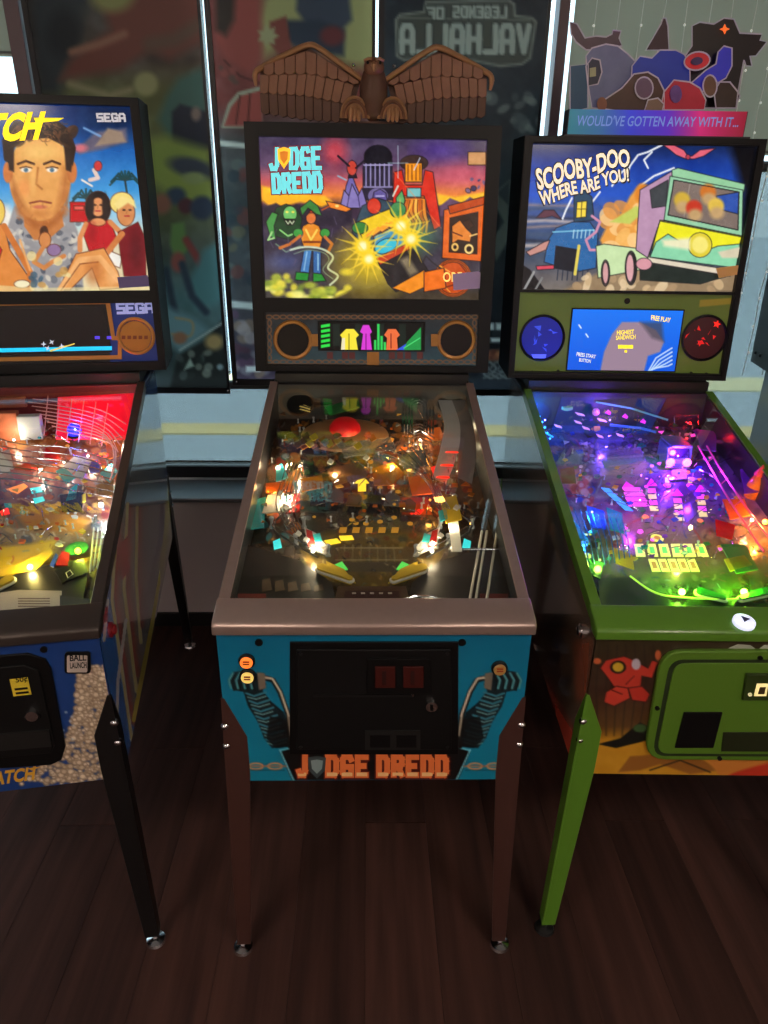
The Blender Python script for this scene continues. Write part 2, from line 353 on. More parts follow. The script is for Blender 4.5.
# windows: frame rails, mullions, tinted panes
m_film = None
def film():
    m = bpy.data.materials.new('mesh_film_glass'); m.use_nodes = True; nt = m.node_tree; nt.nodes.remove(nt.nodes['Principled BSDF']); out = nt.nodes['Material Output']
    tc = nt.nodes.new('ShaderNodeTexCoord'); wv = nt.nodes.new('ShaderNodeTexNoise'); wv.inputs['Scale'].default_value = 420; wv.inputs['Detail'].default_value = 1
    nt.links.new(tc.outputs['Object'], wv.inputs['Vector'])
    rp = nt.nodes.new('ShaderNodeMapRange'); rp.inputs['From Min'].default_value = .3; rp.inputs['From Max'].default_value = .7; rp.inputs['To Min'].default_value = .53; rp.inputs['To Max'].default_value = .62
    nt.links.new(wv.outputs['Fac'], rp.inputs['Value'])
    t = nt.nodes.new('ShaderNodeBsdfTransparent'); nt.links.new(rp.outputs[0], t.inputs[0])
    d = nt.nodes.new('ShaderNodeBsdfTranslucent'); d.inputs[0].default_value = (0.26, 0.27, 0.24, 1)
    d2 = nt.nodes.new('ShaderNodeBsdfDiffuse'); d2.inputs[0].default_value = (0.22, 0.23, 0.22, 1)
    a1 = nt.nodes.new('ShaderNodeMixShader'); a1.inputs[0].default_value = 0.35; nt.links.new(d.outputs[0], a1.inputs[1]); nt.links.new(d2.outputs[0], a1.inputs[2])
    a2 = nt.nodes.new('ShaderNodeMixShader'); a2.inputs[0].default_value = 0.30; nt.links.new(t.outputs[0], a2.inputs[1]); nt.links.new(a1.outputs[0], a2.inputs[2])
    nt.links.new(a2.outputs[0], out.inputs['Surface']); return m
m_olive = mat('olive_shade_cloth', (150, 148, 136), .8, noise=.06, nscale=300)
nt_ = m_olive.node_tree; tl_ = nt_.nodes.new('ShaderNodeBsdfTranslucent'); tl_.inputs[0].default_value = (.62, .58, .49, 1); mx_ = nt_.nodes.new('ShaderNodeMixShader'); mx_.inputs[0].default_value = .5
nt_.links.new(nt_.nodes['Principled BSDF'].outputs[0], mx_.inputs[1]); nt_.links.new(tl_.outputs[0], mx_.inputs[2]); nt_.links.new(mx_.outputs[0], nt_.nodes['Material Output'].inputs['Surface'])
m_film = film(); m_clear = pane_mat('clear_glass', (225, 238, 240))
m_mul = mat('pinkish_grey_mullion', (120, 104, 108), 0.5, 0.1, noise=0.05)
mull = [(-2.2, .05), (-1.148, .048), (0.016, 0.0), (0.618, .034), (1.75, .05), (2.8, .05)]
edges = [-XR]+[x for x, _ in mull if x != 0.016]+[XR]
for i, (a, b) in enumerate(zip(edges[:-1], edges[1:])):
    wn = bpy.data.objects.new('window_%d' % (i+1), None); col.objects.link(wn); struct(wn)
    MB().box(a, b, ZWIN-0.012, ZWIN+0.05, 0.600, 0.655).build('window_sill_rail', m_dark, wn, bevel=0.002)
    MB().box(a, b, ZWIN-0.012, ZWIN+0.05, 2.70, 2.75).build('window_head_rail', m_dark, wn, bevel=0.002)
    wm = dict(mull).get(b, 0)
    if wm: MB().box(b-wm/2, b+wm/2, ZWIN-0.02, ZWIN+0.05, 0.655, 2.70).build('window_mullion', m_mul, wn, bevel=0.002)
    MB().box(a, b, ZWIN+0.030, ZWIN+0.034, 0.655, 2.70).build('window_pane', m_clear, wn)
MB().box(-XR, XR, ZWIN-0.020, ZWIN-0.012, 0.600, 0.607).build('window_seal', mat('white_seal', (236, 240, 240), .5), led)  # white strip added to stand for a thin line of light above the ledge
# mesh roller shades inside the panes; slits between them let the sky in
def shade(x0, x1, z0, z1, lab, y=ZWIN+0.012, nm='roller_shade', mm=None):
    t = thing(nm, lab, 'shade', (0, 0, 0))
    MB().box(x0, x1, y, y+0.0008, z0, z1).build('shade_cloth', mm or m_film, t)
    MB().tube([(x0, y+.001, z0+.012), (x1, y+.001, z0+.012)], 0.004, 6).build('hem_bar', mat('hem', (120, 122, 118), .6), t)
    MB().tube([(x0, y+.004, z1-.01), (x1, y+.004, z1-.01)], 0.018, 12).build('roller', mat('roller_grey', (90, 90, 90), .5), t)
    return t
shade(-2.15, -1.176, 2.08, 2.69, 'olive roller shade half lowered at the far left beside the pinkish post', mm=m_olive)
shade(-1.12, 0.598, 0.657, 1.0, 'long mesh strip across the bottom of the windows below the posters')
shade(-1.12, -0.548, 1.03, 2.68, 'mesh shade behind the dark green and red poster')
shade(-0.528, 0.006, 1.03, 2.68, 'mesh shade behind the red and yellow poster above the blue machine')
shade(0.024, 0.572, 1.03, 2.68, 'mesh shade behind the dark poster with mirrored lettering')
shade(0.657, 1.72, 0.657, 1.80, 'wide mesh shade behind the hanging light strands')
shade(0.657, 1.72, 1.825, 2.69, 'olive roller shade half lowered behind the cut-out topper', mm=m_olive)
shade(1.78, 2.75, 0.657, 2.68, 'mesh shade in the last window on the right')
# street outside
m_road = mat('pale_asphalt', (170, 182, 192), 0.9, noise=0.08, nscale=3)
struct(MB().box(-30, 30, ZWIN+0.3, 40, -0.6, -0.5).build('street_ground', m_road))
struct(MB().box(-30, 30, 7.25, 7.9, -0.5, -0.48).build('street_line', mat('cream_line', (240, 226, 170), 0.8, noise=0.06, nscale=8)))
struct(MB().box(-30, 30, 5.48, 5.80, -0.5, -0.48).build('street_kerb', mat('yellow_kerb', (235, 205, 130), 0.8, noise=0.06, nscale=8)))
# ceiling lamps of the room
m_lamp = mat('lamp_diffuser', (240, 235, 225), 0.5, emit=ROOM_LAMP, ergb=(255, 236, 218))
for k, (x, y) in enumerate(((-1.5, -1.9), (1.3, -1.9), (-1.5, -3.4), (1.3, -3.4))):
    t = thing('ceiling_lamp', 'flat square ceiling lamp behind the viewer, %s of the four' % ('near left', 'near right', 'far left', 'far right')[k], 'lamp', (x, y, ZC), 0, 'ceiling lamps')
    MB().box(-.32, .32, -.32, .32, -.05, 0).build('lamp_housing', m_dark, t)
    MB().box(-.29, .29, -.29, .29, -.056, -.05).build('diffuser', m_lamp, t)
# ------------------------------------------------------------------ pinball machines
m_black = mat('black_paint', (14, 14, 15), 0.42, noise=0.1, nscale=30)
m_satin = mat('satin_black', (10, 10, 11), 0.42, spec=.3)
m_chrome = mat('chrome', (215, 215, 218), 0.14, 1.0)
m_wire = mat('steel_wire', (190, 190, 192), 0.22, 1.0)
m_boardw = mat('plywood', (120, 90, 60), 0.7, noise=0.1)
m_glass = pane_mat('playfield_glass', (240, 244, 244))
m_rubber = mat('white_rubber', (215, 208, 195), 0.6)
m_post = mat('clear_post', (170, 175, 180), 0.2, spec=0.8)
post_me = MB().lathe([(.0050, 0), (.0050, .004), (.0032, .006), (.0032, .016), (.0050, .018), (.0050, .022), (.002, .024)], seg=8).mesh('post', True); post_me.materials.append(m_post)
screw_me = MB().lathe([(.0035, 0), (.0035, .001), (.0022, .0022), (0.0004, .0025)], seg=8).mesh('screw', True); screw_me.materials.append(m_chrome)

class Machine:
    def __init__(s, name, label, c):
        s.c = c; x, y, a = c['pos']; s.F = Frame(x, y, a); s.root = thing(name, label, 'pinball machine', (x, y, 0), a)
        W2, zl, zb, yr, zr = c['W']/2, c['zl'], c['zb'], c['yr'], c['zr']; R = s.root; s.W2 = W2
        yb = c.get('yb', 1.25); F = s.F
        m_side = mat(name+c['key']+'_cabinet', c['side'], 0.28, noise=0.05, nscale=10, coat=0.6); s.m_side = m_side
        m_trim = c['trim']; m_leg = c['leg']
        # cabinet boards
        for sx in (-1, 1):
            xo = sx*W2; xi = sx*(W2-.018)
            MB().prism([(xo, 0, zb), (xo, yb, zb), (xo, yb, zr-.012), (xo, yr, zr-.012), (xo, 0, zl+.024)], (xi-xo, 0, 0)).build('side_panel', m_side, R, bevel=.0015, bseg=1)
        MB().box(-W2, W2, -.001, .018, zb, zl+.012).build('front_panel', mat(c['key']+'_front', c['front'], 0.4), R)
        MB().box(-W2+.018, W2-.018, .018, yb-.02, zb+.01, zb+.022).build('cabinet_bottom', m_black, R)
        MB().box(-W2+.018, W2-.018, yb-.018, yb, zb, zr-.014).build('back_panel', m_black, R)
        # lockdown bar
        lp = [(-.012, zl), (-.012, zl+.021), (-.003, zl+.029), (.058, zl+.044), (.062, zl+.030), (.02, zl)]
        MB().prism([(-W2-.006, p, q) for p, q in lp], (2*W2+.012, 0, 0)).build('lockdown_bar', m_trim, R, True, bevel=.004, bseg=3)
        # rails, glass
        y0, z0 = .055, zl+.042
        for sx in (-1, 1):
            def loop(y, z): return [(sx*(W2-.020), y, z), (sx*(W2+.003), y, z), (sx*(W2+.003), y, z-.030), (sx*(W2+.0005), y, z-.030), (sx*(W2+.0005), y, z-.004), (sx*(W2-.020), y, z-.004)]
            MB().hexa(loop(y0, z0), loop(yr, zr)).build('side_rail', m_trim, R, bevel=.001, bseg=1)
        MB().hexa([(-W2+.020, y0+.004, z0-.004), (W2-.020, y0+.004, z0-.004), (W2-.020, y0+.004, z0-.007), (-W2+.020, y0+.004, z0-.007)],
                  [(-W2+.020, yr, zr-.004), (W2-.020, yr, zr-.004), (W2-.020, yr, zr-.007), (-W2+.020, yr, zr-.007)]).build('playfield_glass', m_glass, R)
        # playfield board
        pz0, pz1 = zl-.030, zr-c.get('deep', .115)
        s.PF = Panel(F, (-W2+.019, yr-.012, pz1), (1, 0, 0), (0, .03-(yr-.012), pz0-pz1)); s.PL = math.hypot(yr-.042, pz1-pz0); s.PWd = 2*W2-.038
        s.pf = MB().prism([s.PF.pt(0, 0, -.014), s.PF.pt(s.PWd, 0, -.014), s.PF.pt(s.PWd, s.PL, -.014), s.PF.pt(0, s.PL, -.014)], s.PF.n*.0135).build('playfield', m_boardw, R)
        MB().box(-W2+.019, W2-.019, yr-.012, yr+.004, pz1-.02, zr-.006).build('playfield_backboard', mat(c['key']+'_backboard', c.get('backboard', (26, 22, 26)), 0.5), R)
        # neck and head
        MB().box(-W2+.012, W2-.012, yr+.004, yb-.004, zr-.05, c['zbb']).build('neck', m_black, R)
        b = c['Wb']/2; zbb, zbt, ybb, ybt = c['zbb'], c['zbt'], c['ybb'], c['ybt']; dp = .205; s.b = b
        mb = MB()
        for sx in (-1, 1):
            mb.prism([(sx*b, ybb, zbb), (sx*b, ybb+dp, zbb), (sx*b, ybt+dp, zbt), (sx*b, ybt, zbt)], (-sx*.020, 0, 0))
        mb.prism([(-b+.02, ybt, zbt), (b-.02, ybt, zbt), (b-.02, ybt+dp, zbt), (-b+.02, ybt+dp, zbt)], (0, 0, -.02))
        mb.prism([(-b+.02, ybb, zbb), (b-.02, ybb, zbb), (b-.02, ybb+dp, zbb), (-b+.02, ybb+dp, zbb)], (0, 0, .02))
        mb.prism([(-b+.02, ybb+dp-.012, zbb+.02), (b-.02, ybb+dp-.012, zbb+.02), (b-.02, ybt+dp-.012, zbt-.02), (-b+.02, ybt+dp-.012, zbt-.02)], (0, .012, 0))
        mb.build('backbox', mat(c['key']+'_head', c.get('head', (16, 15, 16)), 0.42, noise=.05, spec=.3), R)
        s.HB = Panel(F, (-b, ybt, zbt), (1, 0, 0), (0, ybb-ybt, zbb-zbt)); s.HH = math.hypot(ybb-ybt, zbb-zbt)
        s.BG = Panel(F, s.HB.pt(0, 0, -.012), (1, 0, 0), s.HB.ey)
        s.FP = Panel(F, (-W2, -.001, zl+.01), (1, 0, 0), (0, 0, -1)); s.FH = zl+.01-zb
        # legs with bolts and levelers
        for fy in (0, 1):
            for sx in (-1, 1):
                yc = -.0025 if fy == 0 else yb+.0025; dy = -1 if fy == 0 else 1; zt = zb+.222; sp_ = c.get('splay', .017)
                def off(z): return sp_*max(0, (zb+.04-z)/(zb+.04))
                def P(xi_, yi_, z): return (sx*(W2+.003+off(z)-xi_), yc+dy*(off(z)-yi_), z)
                mb = MB()
                fl = [(0, zt), (.007, zt), (.047, zt-.100), (.047, zb+.02), (.033, .03), (0, .03)]
                mb.hexa([P(t, 0, z) for t, z in fl], [P(t, .004, z) for t, z in fl])
                mb.hexa([P(0, t, z) for t, z in fl], [P(.004, t, z) for t, z in fl])
                leg = mb.build('leg', m_leg, R, bevel=.001, bseg=1)
                cx, cyy, _ = P(.012, .012, .0)
                MB().lathe([(.022, 0), (.025, .004), (.022, .010), (.011, .014), (.006, .016), (.006, .040)], (cx, cyy, 0), seg=20).build('leveler_foot', c['foot'], leg, True)
                for zz in (zb+.150, zb+.098):
                    px_, py_, _ = P(.004, .004, zz)
                    MB().lathe([(.0085, -.004), (.0085, .004), (.006, .009), (.002, .011)], (px_, py_, zz), (sx, dy, 0), 10).build('leg_bolt', m_chrome, leg, True)
        for sx in (-1, 1):
            MB().lathe([(.017, 0), (.017, .006), (.011, .007), (.011, .012), (.008, .014)], (sx*W2, .09, zl-.045), (sx, 0, 0), 18).build('flipper_button', c.get('button', m_chrome), R, True)
    # --- head pieces from pixel rectangles on the recessed front plane
    def rab(s, P, x0, y0, x1, y1):
        q = [P.ab(x0, y0), P.ab(x1, y0), P.ab(x1, y1), P.ab(x0, y1)]
        return (q[0][0]+q[3][0])/2, (q[1][0]+q[2][0])/2, (q[0][1]+q[1][1])/2, (q[2][1]+q[3][1])/2
    def head_frame(s, holes, m, depth=.012):
        # holes: list of (a0,a1,b0,b1) stacked from top to bottom, all inside the head face
        P = s.HB; Wd, H = 2*s.b, s.HH; e = .002; mb = MB()
        def slab(a0, a1, b0, b1): mb.prism([P.pt(a0, b0, -depth), P.pt(a1, b0, -depth), P.pt(a1, b1, -depth), P.pt(a0, b1, -depth)], P.n*(depth+.004))
        bb = e
        for a0, a1, b0, b1 in holes:
            slab(e, Wd-e, bb, b0); slab(e, a0, b0, b1); slab(a1, Wd-e, b0, b1); bb = b1
        slab(e, Wd-e, bb, H-e)
        return mb.build('head_frame', m, s.root)
    # --- playfield pieces
    def at(s, u, v, h=0): return s.PF.px(u, v, h)
    def insert(s, pts, m, name='insert', h0=.0004, h1=.0022): 
        mb = MB(); s.PF.prism(mb, pts, h0, h1); return mb.build(name, m, s.pf)
    def disc(s, u, v, r, m, name='insert', h0=.0004, h1=.0022, seg=14):
        mb = MB(); o = s.at(u, v, 0); mb.lathe([(r, h0), (r, h1)], o, s.PF.n, seg); return mb.build(name, m, s.pf, False)
    def plastic(s, pts, h, m, t=.003, name='plastic'):
        mb = MB(); a = [s.at(u, v, h) for u, v in pts]; mb.prism(a, s.PF.n*t); return mb.build(name, m, s.pf)
    def wire(s, pts, r=.0022, m=None, name='wire_ramp', seg=6, closed=False):
        return MB().tube([s.at(*p) for p in pts], r, seg, closed).build(name, m or m_wire, s.pf, True)
    def post(s, u, v, h=0, k=1.0):
        o = obj('post', post_me, None, s.pf, s.at(u, v, h)); o.scale = (k, k, k); return o
    def screw(s, u, v, h=0): return obj('screw', screw_me, None, s.pf, s.at(u, v, h))
    def bulb(s, u, v, h, r, m, power=0, rgb=(255, 255, 255), name='bulb', rad=.008, lift=.012):
        p = s.at(u, v, h); o = MB().ball(p, r, 10, 7).build(name, m, s.pf, True)
        if power:
            L = bpy.data.lights.new('bulb_light', 'POINT'); L.energy = power*s.c.get('gain', 1.0); L.color = [float(c) for c in lin(rgb)]; L.shadow_soft_size = rad
            lo = bpy.data.objects.new('bulb_light', L); col.objects.link(lo); lo.parent = s.pf; lo.location = p+s.PF.n*(r+lift)
        return o
    def flipper(s, u0, v0, u1, v1, m, mr):
        a, b = s.at(u0, v0, .012), s.at(u1, v1, .012); d = b-a; L = np.linalg.norm(d); d /= L; n = s.PF.n; q = np.cross(n, d); pts = []
        for k in range(9): t = PI/2+PI*k/8; pts.append(a+.011*(math.cos(t)*d+math.sin(t)*q))
        for k in range(9): t = -PI/2+PI*k/8; pts.append(b+.006*(math.cos(t)*d+math.sin(t)*q))
        f = MB().prism(pts, n*.016).build('flipper', m, s.pf)
        rb = [p+(p-(a+b)/2)/np.linalg.norm(p-(a+b)/2)*.0012 for p in pts]
        MB().tube([p+n*.008 for p in rb], .0035, 6, True).build('flipper_rubber', mr, s.pf, True); return f
    def clutter(s, region, n, seed, mats, hmax=.03, wm=None):
        g = random.Random(seed); x0, y0, x1, y1 = region; qx = s.c['pfq']   # pixel quad of the playfield
        for k in range(n):
            sx, sy = g.uniform(x0, x1), g.uniform(y0, y1); u, v = quadmap(qx, sx, sy); kind = g.random()
            if kind < .22: s.post(u, v, 0, g.uniform(.5, .8))
            elif kind < .52:
                r = g.uniform(1.6, 4.4); rot = g.uniform(0, 6); nn = g.choice([3, 4, 4, 5])
                s.plastic([(u+r*math.cos(rot+2*PI*i/nn)*g.uniform(.8, 1.4), v+.6*r*math.sin(rot+2*PI*i/nn)) for i in range(nn)], g.uniform(.008, hmax), g.choice(mats))
            elif kind < .78:
                dx, dy = g.uniform(-13, 13), g.uniform(-8, 8); h = g.uniform(.012, .045); s.wire([(u-dx, v-dy, h*.5), (u-dx*.6, v-dy*.6-2, h), (u+dx*.2, v-1.5, h+.004), (u+dx, v+dy, h*.6)], g.uniform(.0009, .0016), g.choice(wm or [m_wire, m_chrome]), name='wire_form', seg=5)
            elif kind < .88: s.screw(u, v, .001)
            else: r = g.uniform(1.2, 2.6); s.insert([(u+r*1.3*math.cos(t), v+r*.8*math.sin(t)) for t in np.linspace(0, 5.6, 8)], g.choice(mats))

def smooth_curve(pts, n=6):
    P = [np.asarray(p, float) for p in pts]; out = []
    for i in range(len(P)-1):
        p0, p1, p2, p3 = P[max(i-1, 0)], P[i], P[i+1], P[min(i+2, len(P)-1)]
        for k in range(n):
            t = k/n; out.append(.5*((2*p1)+(-p0+p2)*t+(2*p0-5*p1+4*p2-p3)*t*t+(-p0+3*p1-3*p2+p3)*t**3))
    out.append(P[-1]); return out
def star(cx, cy, r0_, r1_, n, rot=0): return [(cx+(r0_ if k % 2 else r1_)*math.cos(rot+PI*k/n), cy+(r0_ if k % 2 else r1_)*math.sin(rot+PI*k/n)) for k in range(2*n)]
def oval(cx, cy, rx, ry, n=24, rot=0): return [(cx+rx*math.cos(2*PI*k/n)*math.cos(rot)-ry*math.sin(2*PI*k/n)*math.sin(rot), cy+rx*math.cos(2*PI*k/n)*math.sin(rot)+ry*math.sin(2*PI*k/n)*math.cos(rot)) for k in range(n)]

P_BG = print_mat('backlit_print', emit=1.0, rough=0.12, albedo=0.08)
P_GLOSS = print_mat('gloss_print', rough=0.3, coat=0.5)
P_SIDE = print_mat('side_decal_print', rough=0.22, coat=1.0, spec=0.6)
P_PF = print_mat('playfield_print', rough=0.25, coat=0.8)
P_PANEL = print_mat('panel_print', emit=0.12, rough=0.35)
P_SCREEN = print_mat('screen_print', emit=1.0, rough=0.15, albedo=0.05)

# ============================ middle machine
m_bronze = mat('brushed_bronze_trim', (172, 150, 142), 0.34, 0.6, noise=0.06, nscale=60)
m_copper = mat('copper_brown_leg', (92, 62, 56), 0.35, 0.5, noise=0.06)
CC = dict(key='middle', pos=(0, 0, 0), W=.615, zl=.916, zb=.537, yr=.985, zr=1.163, Wb=.716, zbb=1.186, zbt=1.866, ybb=1.017, ybt=1.073,
          side=(34, 40, 46), front=(10, 110, 150), trim=m_bronze, leg=m_copper, foot=m_chrome, pfq=[(281, 388), (466, 388), (516, 600), (236, 600)], gain=.6)
C = Machine('pinball_machine', 'middle pinball machine with turquoise front, bronze trim and an eagle on top', CC)
R = C.root
h1 = C.rab(C.HB, 262, 138, 486, 299); h2 = C.rab(C.HB, 266, 313, 477, 366)
h1 = (h1[0], 2*C.b-h1[0], h1[2], h1[3]); h2 = (h2[0], 2*C.b-h2[0], h2[2], h2[3])
C.head_frame([h1, h2], m_satin)
p = Paint(C.BG, h1[0]-.004, h1[1]+.004, h1[2]-.004, h1[3]+.004, .0021)
p.vgrad([(135, (66, 58, 84)), (165, (92, 66, 98)), (180, (190, 84, 92)), (196, (235, 130, 50)), (206, (70, 50, 70)), (240, (48, 42, 62)), (275, (66, 60, 70)), (300, (60, 56, 50))]).noise(16, 16, 1)
p.ell(335, 152, 12, 14, (215, 70, 80), soft=7, al=.8); p.ell(462, 172, 28, 10, (220, 90, 110), soft=8, al=.7); p.ell(440, 150, 22, 10, (80, 50, 160), soft=8, al=.6)
p.poly([(262, 186), (280, 190), (300, 194), (325, 196), (333, 202), (322, 207), (300, 202), (282, 207), (268, 205), (262, 200)], (255, 205, 40), soft=1.5, grad=(255, 170, 30))
p.poly([(438, 194), (455, 197), (485, 192), (485, 206), (455, 207), (438, 205)], (250, 190, 40), soft=1.5)
p.poly([(262, 208), (276, 203), (288, 210), (296, 204), (320, 212), (352, 206), (352, 226), (262, 226)], (44, 36, 52), soft=1)
p.poly([(440, 206), (450, 198), (462, 203), (470, 197), (486, 206), (486, 216), (440, 216)], (96, 68, 96), soft=.8)
# domed tower and purple spires
p.ink = (22, 16, 24)
p.poly([(363, 200), (363, 168), (366, 156), (372, 147), (380, 146), (388, 150), (392, 160), (393, 200)], (40, 34, 54)); p.ell(378, 157, 14, 12, (20, 18, 28))
for k in range(6): p.line([(366+k*4.6, 164), (366+k*4.6, 186)], 1.3, (150, 140, 190))
p.line([(364, 165), (392, 165)], 1.5, (170, 160, 205)); p.line([(364, 187), (392, 187)], 1.5, (140, 130, 175)); p.ell(378, 196, 10, 8, (132, 118, 176), al=.8)
p.poly([(343, 208), (346, 186), (351, 172), (356, 186), (366, 208)], (112, 100, 170)); p.poly([(348, 178), (352, 160), (357, 178)], (30, 22, 36)); p.ell(352, 168, 5, 7.5, (205, 70, 56)); p.line([(338, 156), (349, 166)], 2, (28, 20, 34)); p.line([(365, 160), (356, 168)], 2, (28, 20, 34))
p.poly([(340, 208), (344, 190), (349, 196), (352, 184), (358, 196), (362, 188), (368, 208)], (132, 118, 182)); p.line([(349, 196), (347, 208)], 1, (60, 50, 100)); p.line([(358, 196), (360, 208)], 1, (60, 50, 100)); p.poly([(371, 206), (374, 192), (380, 189), (386, 193), (388, 206)], (96, 84, 150)); p.line([(376, 196), (384, 196)], 1.4, (180, 170, 220)); p.line([(338, 176), (346, 180)], 1.6, (150, 170, 190))
# red and orange archway
p.poly([(392, 222), (394, 172), (402, 170), (405, 185), (422, 185), (425, 170), (433, 172), (441, 226), (434, 230), (424, 196), (404, 196), (400, 224)], (214, 44, 26)); p.ell(414, 163, 14, 8, (60, 40, 36)); p.poly(rect(405, 163, 422, 182), (245, 150, 30)); 
for k in range(4): p.line([(408+k*4, 165), (408+k*4, 180)], 1, (120, 60, 16))
p.poly([(404, 198), (424, 198), (428, 222), (402, 224)], (232, 128, 40)); p.poly([(407, 188), (421, 188), (421, 197), (407, 197)], (120, 190, 190)); p.line([(394, 172), (441, 228)], 1, (255, 120, 60), al=.5)
for k in range(6): p.line(smooth_curve([(404+k*4, 200), (402+k*4.6, 210+k), (410+k*3.4, 222), (406+k*4, 232)]), 2.2, [(250, 190, 80), (196, 88, 24), (236, 140, 50)][k % 3]); p.line(smooth_curve([(406+k*4, 200), (404+k*4.6, 210+k), (412+k*3.4, 222)]), .8, (90, 40, 16))
p.poly([(396, 198), (402, 190), (405, 200), (402, 212), (397, 208)], (96, 170, 100)); p.line([(393, 196), (398, 186)], 1.6, (220, 226, 210))
# crowd on the left: a hunched green creature and a fighter in orange and blue
p.poly([(274, 236), (272, 220), (276, 208), (286, 204), (296, 207), (302, 218), (300, 234), (290, 240)], (30, 64, 36)); p.ell(290, 214, 7, 8, (110, 190, 100)); p.poly([(284, 219), (296, 219), (293, 225), (287, 225)], (20, 30, 20)); p.line([(286, 221), (288, 224), (290, 221), (292, 224), (294, 221)], .9, (220, 230, 190)); p.ell(287, 212, 1.4, 1, (250, 230, 90)); p.ell(293, 212, 1.4, 1, (250, 230, 90))
p.poly([(272, 212), (266, 222), (270, 236), (276, 240), (274, 226), (278, 214)], (70, 150, 70)); p.poly([(300, 208), (310, 200), (318, 206), (322, 216), (316, 214), (308, 208), (302, 216)], (60, 130, 60)); p.line([(272, 232), (268, 240), (274, 238)], 1.6, (170, 220, 140)); p.line([(280, 230), (288, 236), (298, 232)], 1.6, (140, 210, 120)); p.line([(276, 244), (286, 252), (300, 246)], 1.4, (110, 130, 110))
p.poly([(303, 226), (311, 222), (319, 226), (323, 236), (320, 248), (304, 248), (300, 236)], (232, 140, 40)); p.ell(311, 218, 5, 6, (226, 120, 60)); p.poly([(306, 216), (311, 210), (317, 216), (314, 213), (309, 213)], (190, 60, 30)); p.line([(306, 230), (311, 240), (317, 230)], 2, (255, 214, 90)); p.line([(304, 242), (320, 242)], 2, (120, 50, 20)); p.ell(298, 233, 5, 4.5, (60, 150, 60)); p.ell(325, 233, 5, 4.5, (60, 150, 60)); p.line([(300, 236), (290, 244), (280, 248)], 3, (200, 110, 50)); p.line([(325, 237), (332, 244), (328, 252)], 3, (200, 110, 50))
p.poly([(304, 250), (312, 250), (309, 273), (300, 272)], (70, 130, 190)); p.poly([(313, 250), (321, 252), (321, 274), (313, 273)], (52, 100, 160)); p.poly([(296, 272), (309, 273), (308, 281), (295, 280)], (40, 140, 50)); p.poly([(313, 273), (322, 274), (326, 281), (313, 282)], (40, 140, 50)); p.line([(307, 252), (304, 270)], 1.2, (150, 200, 230)); p.line([(318, 254), (318, 270)], 1.2, (150, 200, 230))
p.line(smooth_curve([(290, 250), (305, 247), (322, 249), (333, 257), (328, 268), (338, 276), (330, 285)]), 2.0, (200, 215, 190)); p.line(smooth_curve([(294, 254), (308, 250), (324, 253), (329, 260), (323, 270), (333, 279)]), 1.0, (120, 140, 120)); p.ell(286, 262, 14, 8, (80, 100, 170), soft=6, al=.5)
p.poly([(326, 201), (340, 204), (352, 209), (346, 212), (330, 208)], (240, 130, 40)); p.ell(337, 206, 2, 1.4, (250, 220, 120)); p.line([(330, 206), (322, 210)], 1.2, (200, 90, 30))
for k in range(10): g9 = random.Random(k+70); x9, y9 = g9.uniform(264, 350), g9.uniform(212, 262); p.line([(x9, y9), (x9+g9.uniform(-3, 3), y9+g9.uniform(4, 9))], 1.0, (96, 84, 110), al=.6)
p.ink = None
# yellow smoke
g = random.Random(9)
for k in range(46):
    u = g.uniform(266, 352); v = 300-abs(g.gauss(0, 1))*9-max(0, (300-u))*.32; p.ell(u, v, g.uniform(3, 7), g.uniform(2, 4.5), g.choice([(236, 220, 70), (180, 190, 60), (120, 140, 50), (250, 240, 130)]), soft=1.5, al=.85)
p.poly([(330, 300), (352, 290), (395, 288), (440, 293), (486, 292), (486, 302), (330, 302)], (62, 52, 40), soft=2)
# pod with muzzle flashes
p.ink = (22, 16, 24)
p.ell(372, 262, 34, 28, (235, 200, 30), soft=16, al=.75); p.ell(412, 236, 22, 16, (90, 170, 110), soft=10, al=.6)
p.poly([(352, 232), (362, 206), (378, 198), (396, 204), (404, 222), (392, 238), (366, 250)], (52, 74, 90)); p.poly([(374, 236), (396, 226), (410, 238), (408, 250), (384, 262), (374, 254)], (74, 150, 190)); p.poly([(357, 222), (392, 208), (400, 218), (362, 238)], (245, 205, 40)); p.ell(374, 206, 7, 8, (214, 60, 40)); p.ell(360, 228, 8, 6, (60, 130, 60)); p.ell(398, 210, 8, 8, (70, 140, 80)); p.ell(386, 246, 12, 7, (60, 190, 215), rot=-.4)
for k in range(4): p.line([(364+k*9, 238-k*4), (378+k*9, 228-k*4)], 3, (255, 165, 50)); p.line([(364+k*9, 241-k*4), (378+k*9, 231-k*4)], 1, (120, 60, 20))
p.poly([(378, 262), (410, 246), (420, 258), (432, 276), (396, 292), (388, 284)], (38, 34, 36)); p.poly([(376, 258), (408, 243), (412, 248), (380, 265)], (200, 66, 36)); p.poly([(392, 288), (424, 270), (436, 282), (410, 294)], (240, 140, 30)); p.poly([(400, 260), (408, 256), (418, 272), (410, 276)], (130, 116, 90), soft=2)
p.ink = None
for cx, cy, r in ((401, 226, 9), (411, 239, 8.5), (363, 246, 9), (369, 259, 8)):
    p.poly(star(cx, cy, r*.7, r*3.2, 13, cx), (255, 215, 60), al=.75, soft=.6); p.ell(cx, cy, r, r, (255, 214, 40), soft=2.5); p.ell(cx, cy, r*.5, r*.5, (255, 250, 190), soft=2)
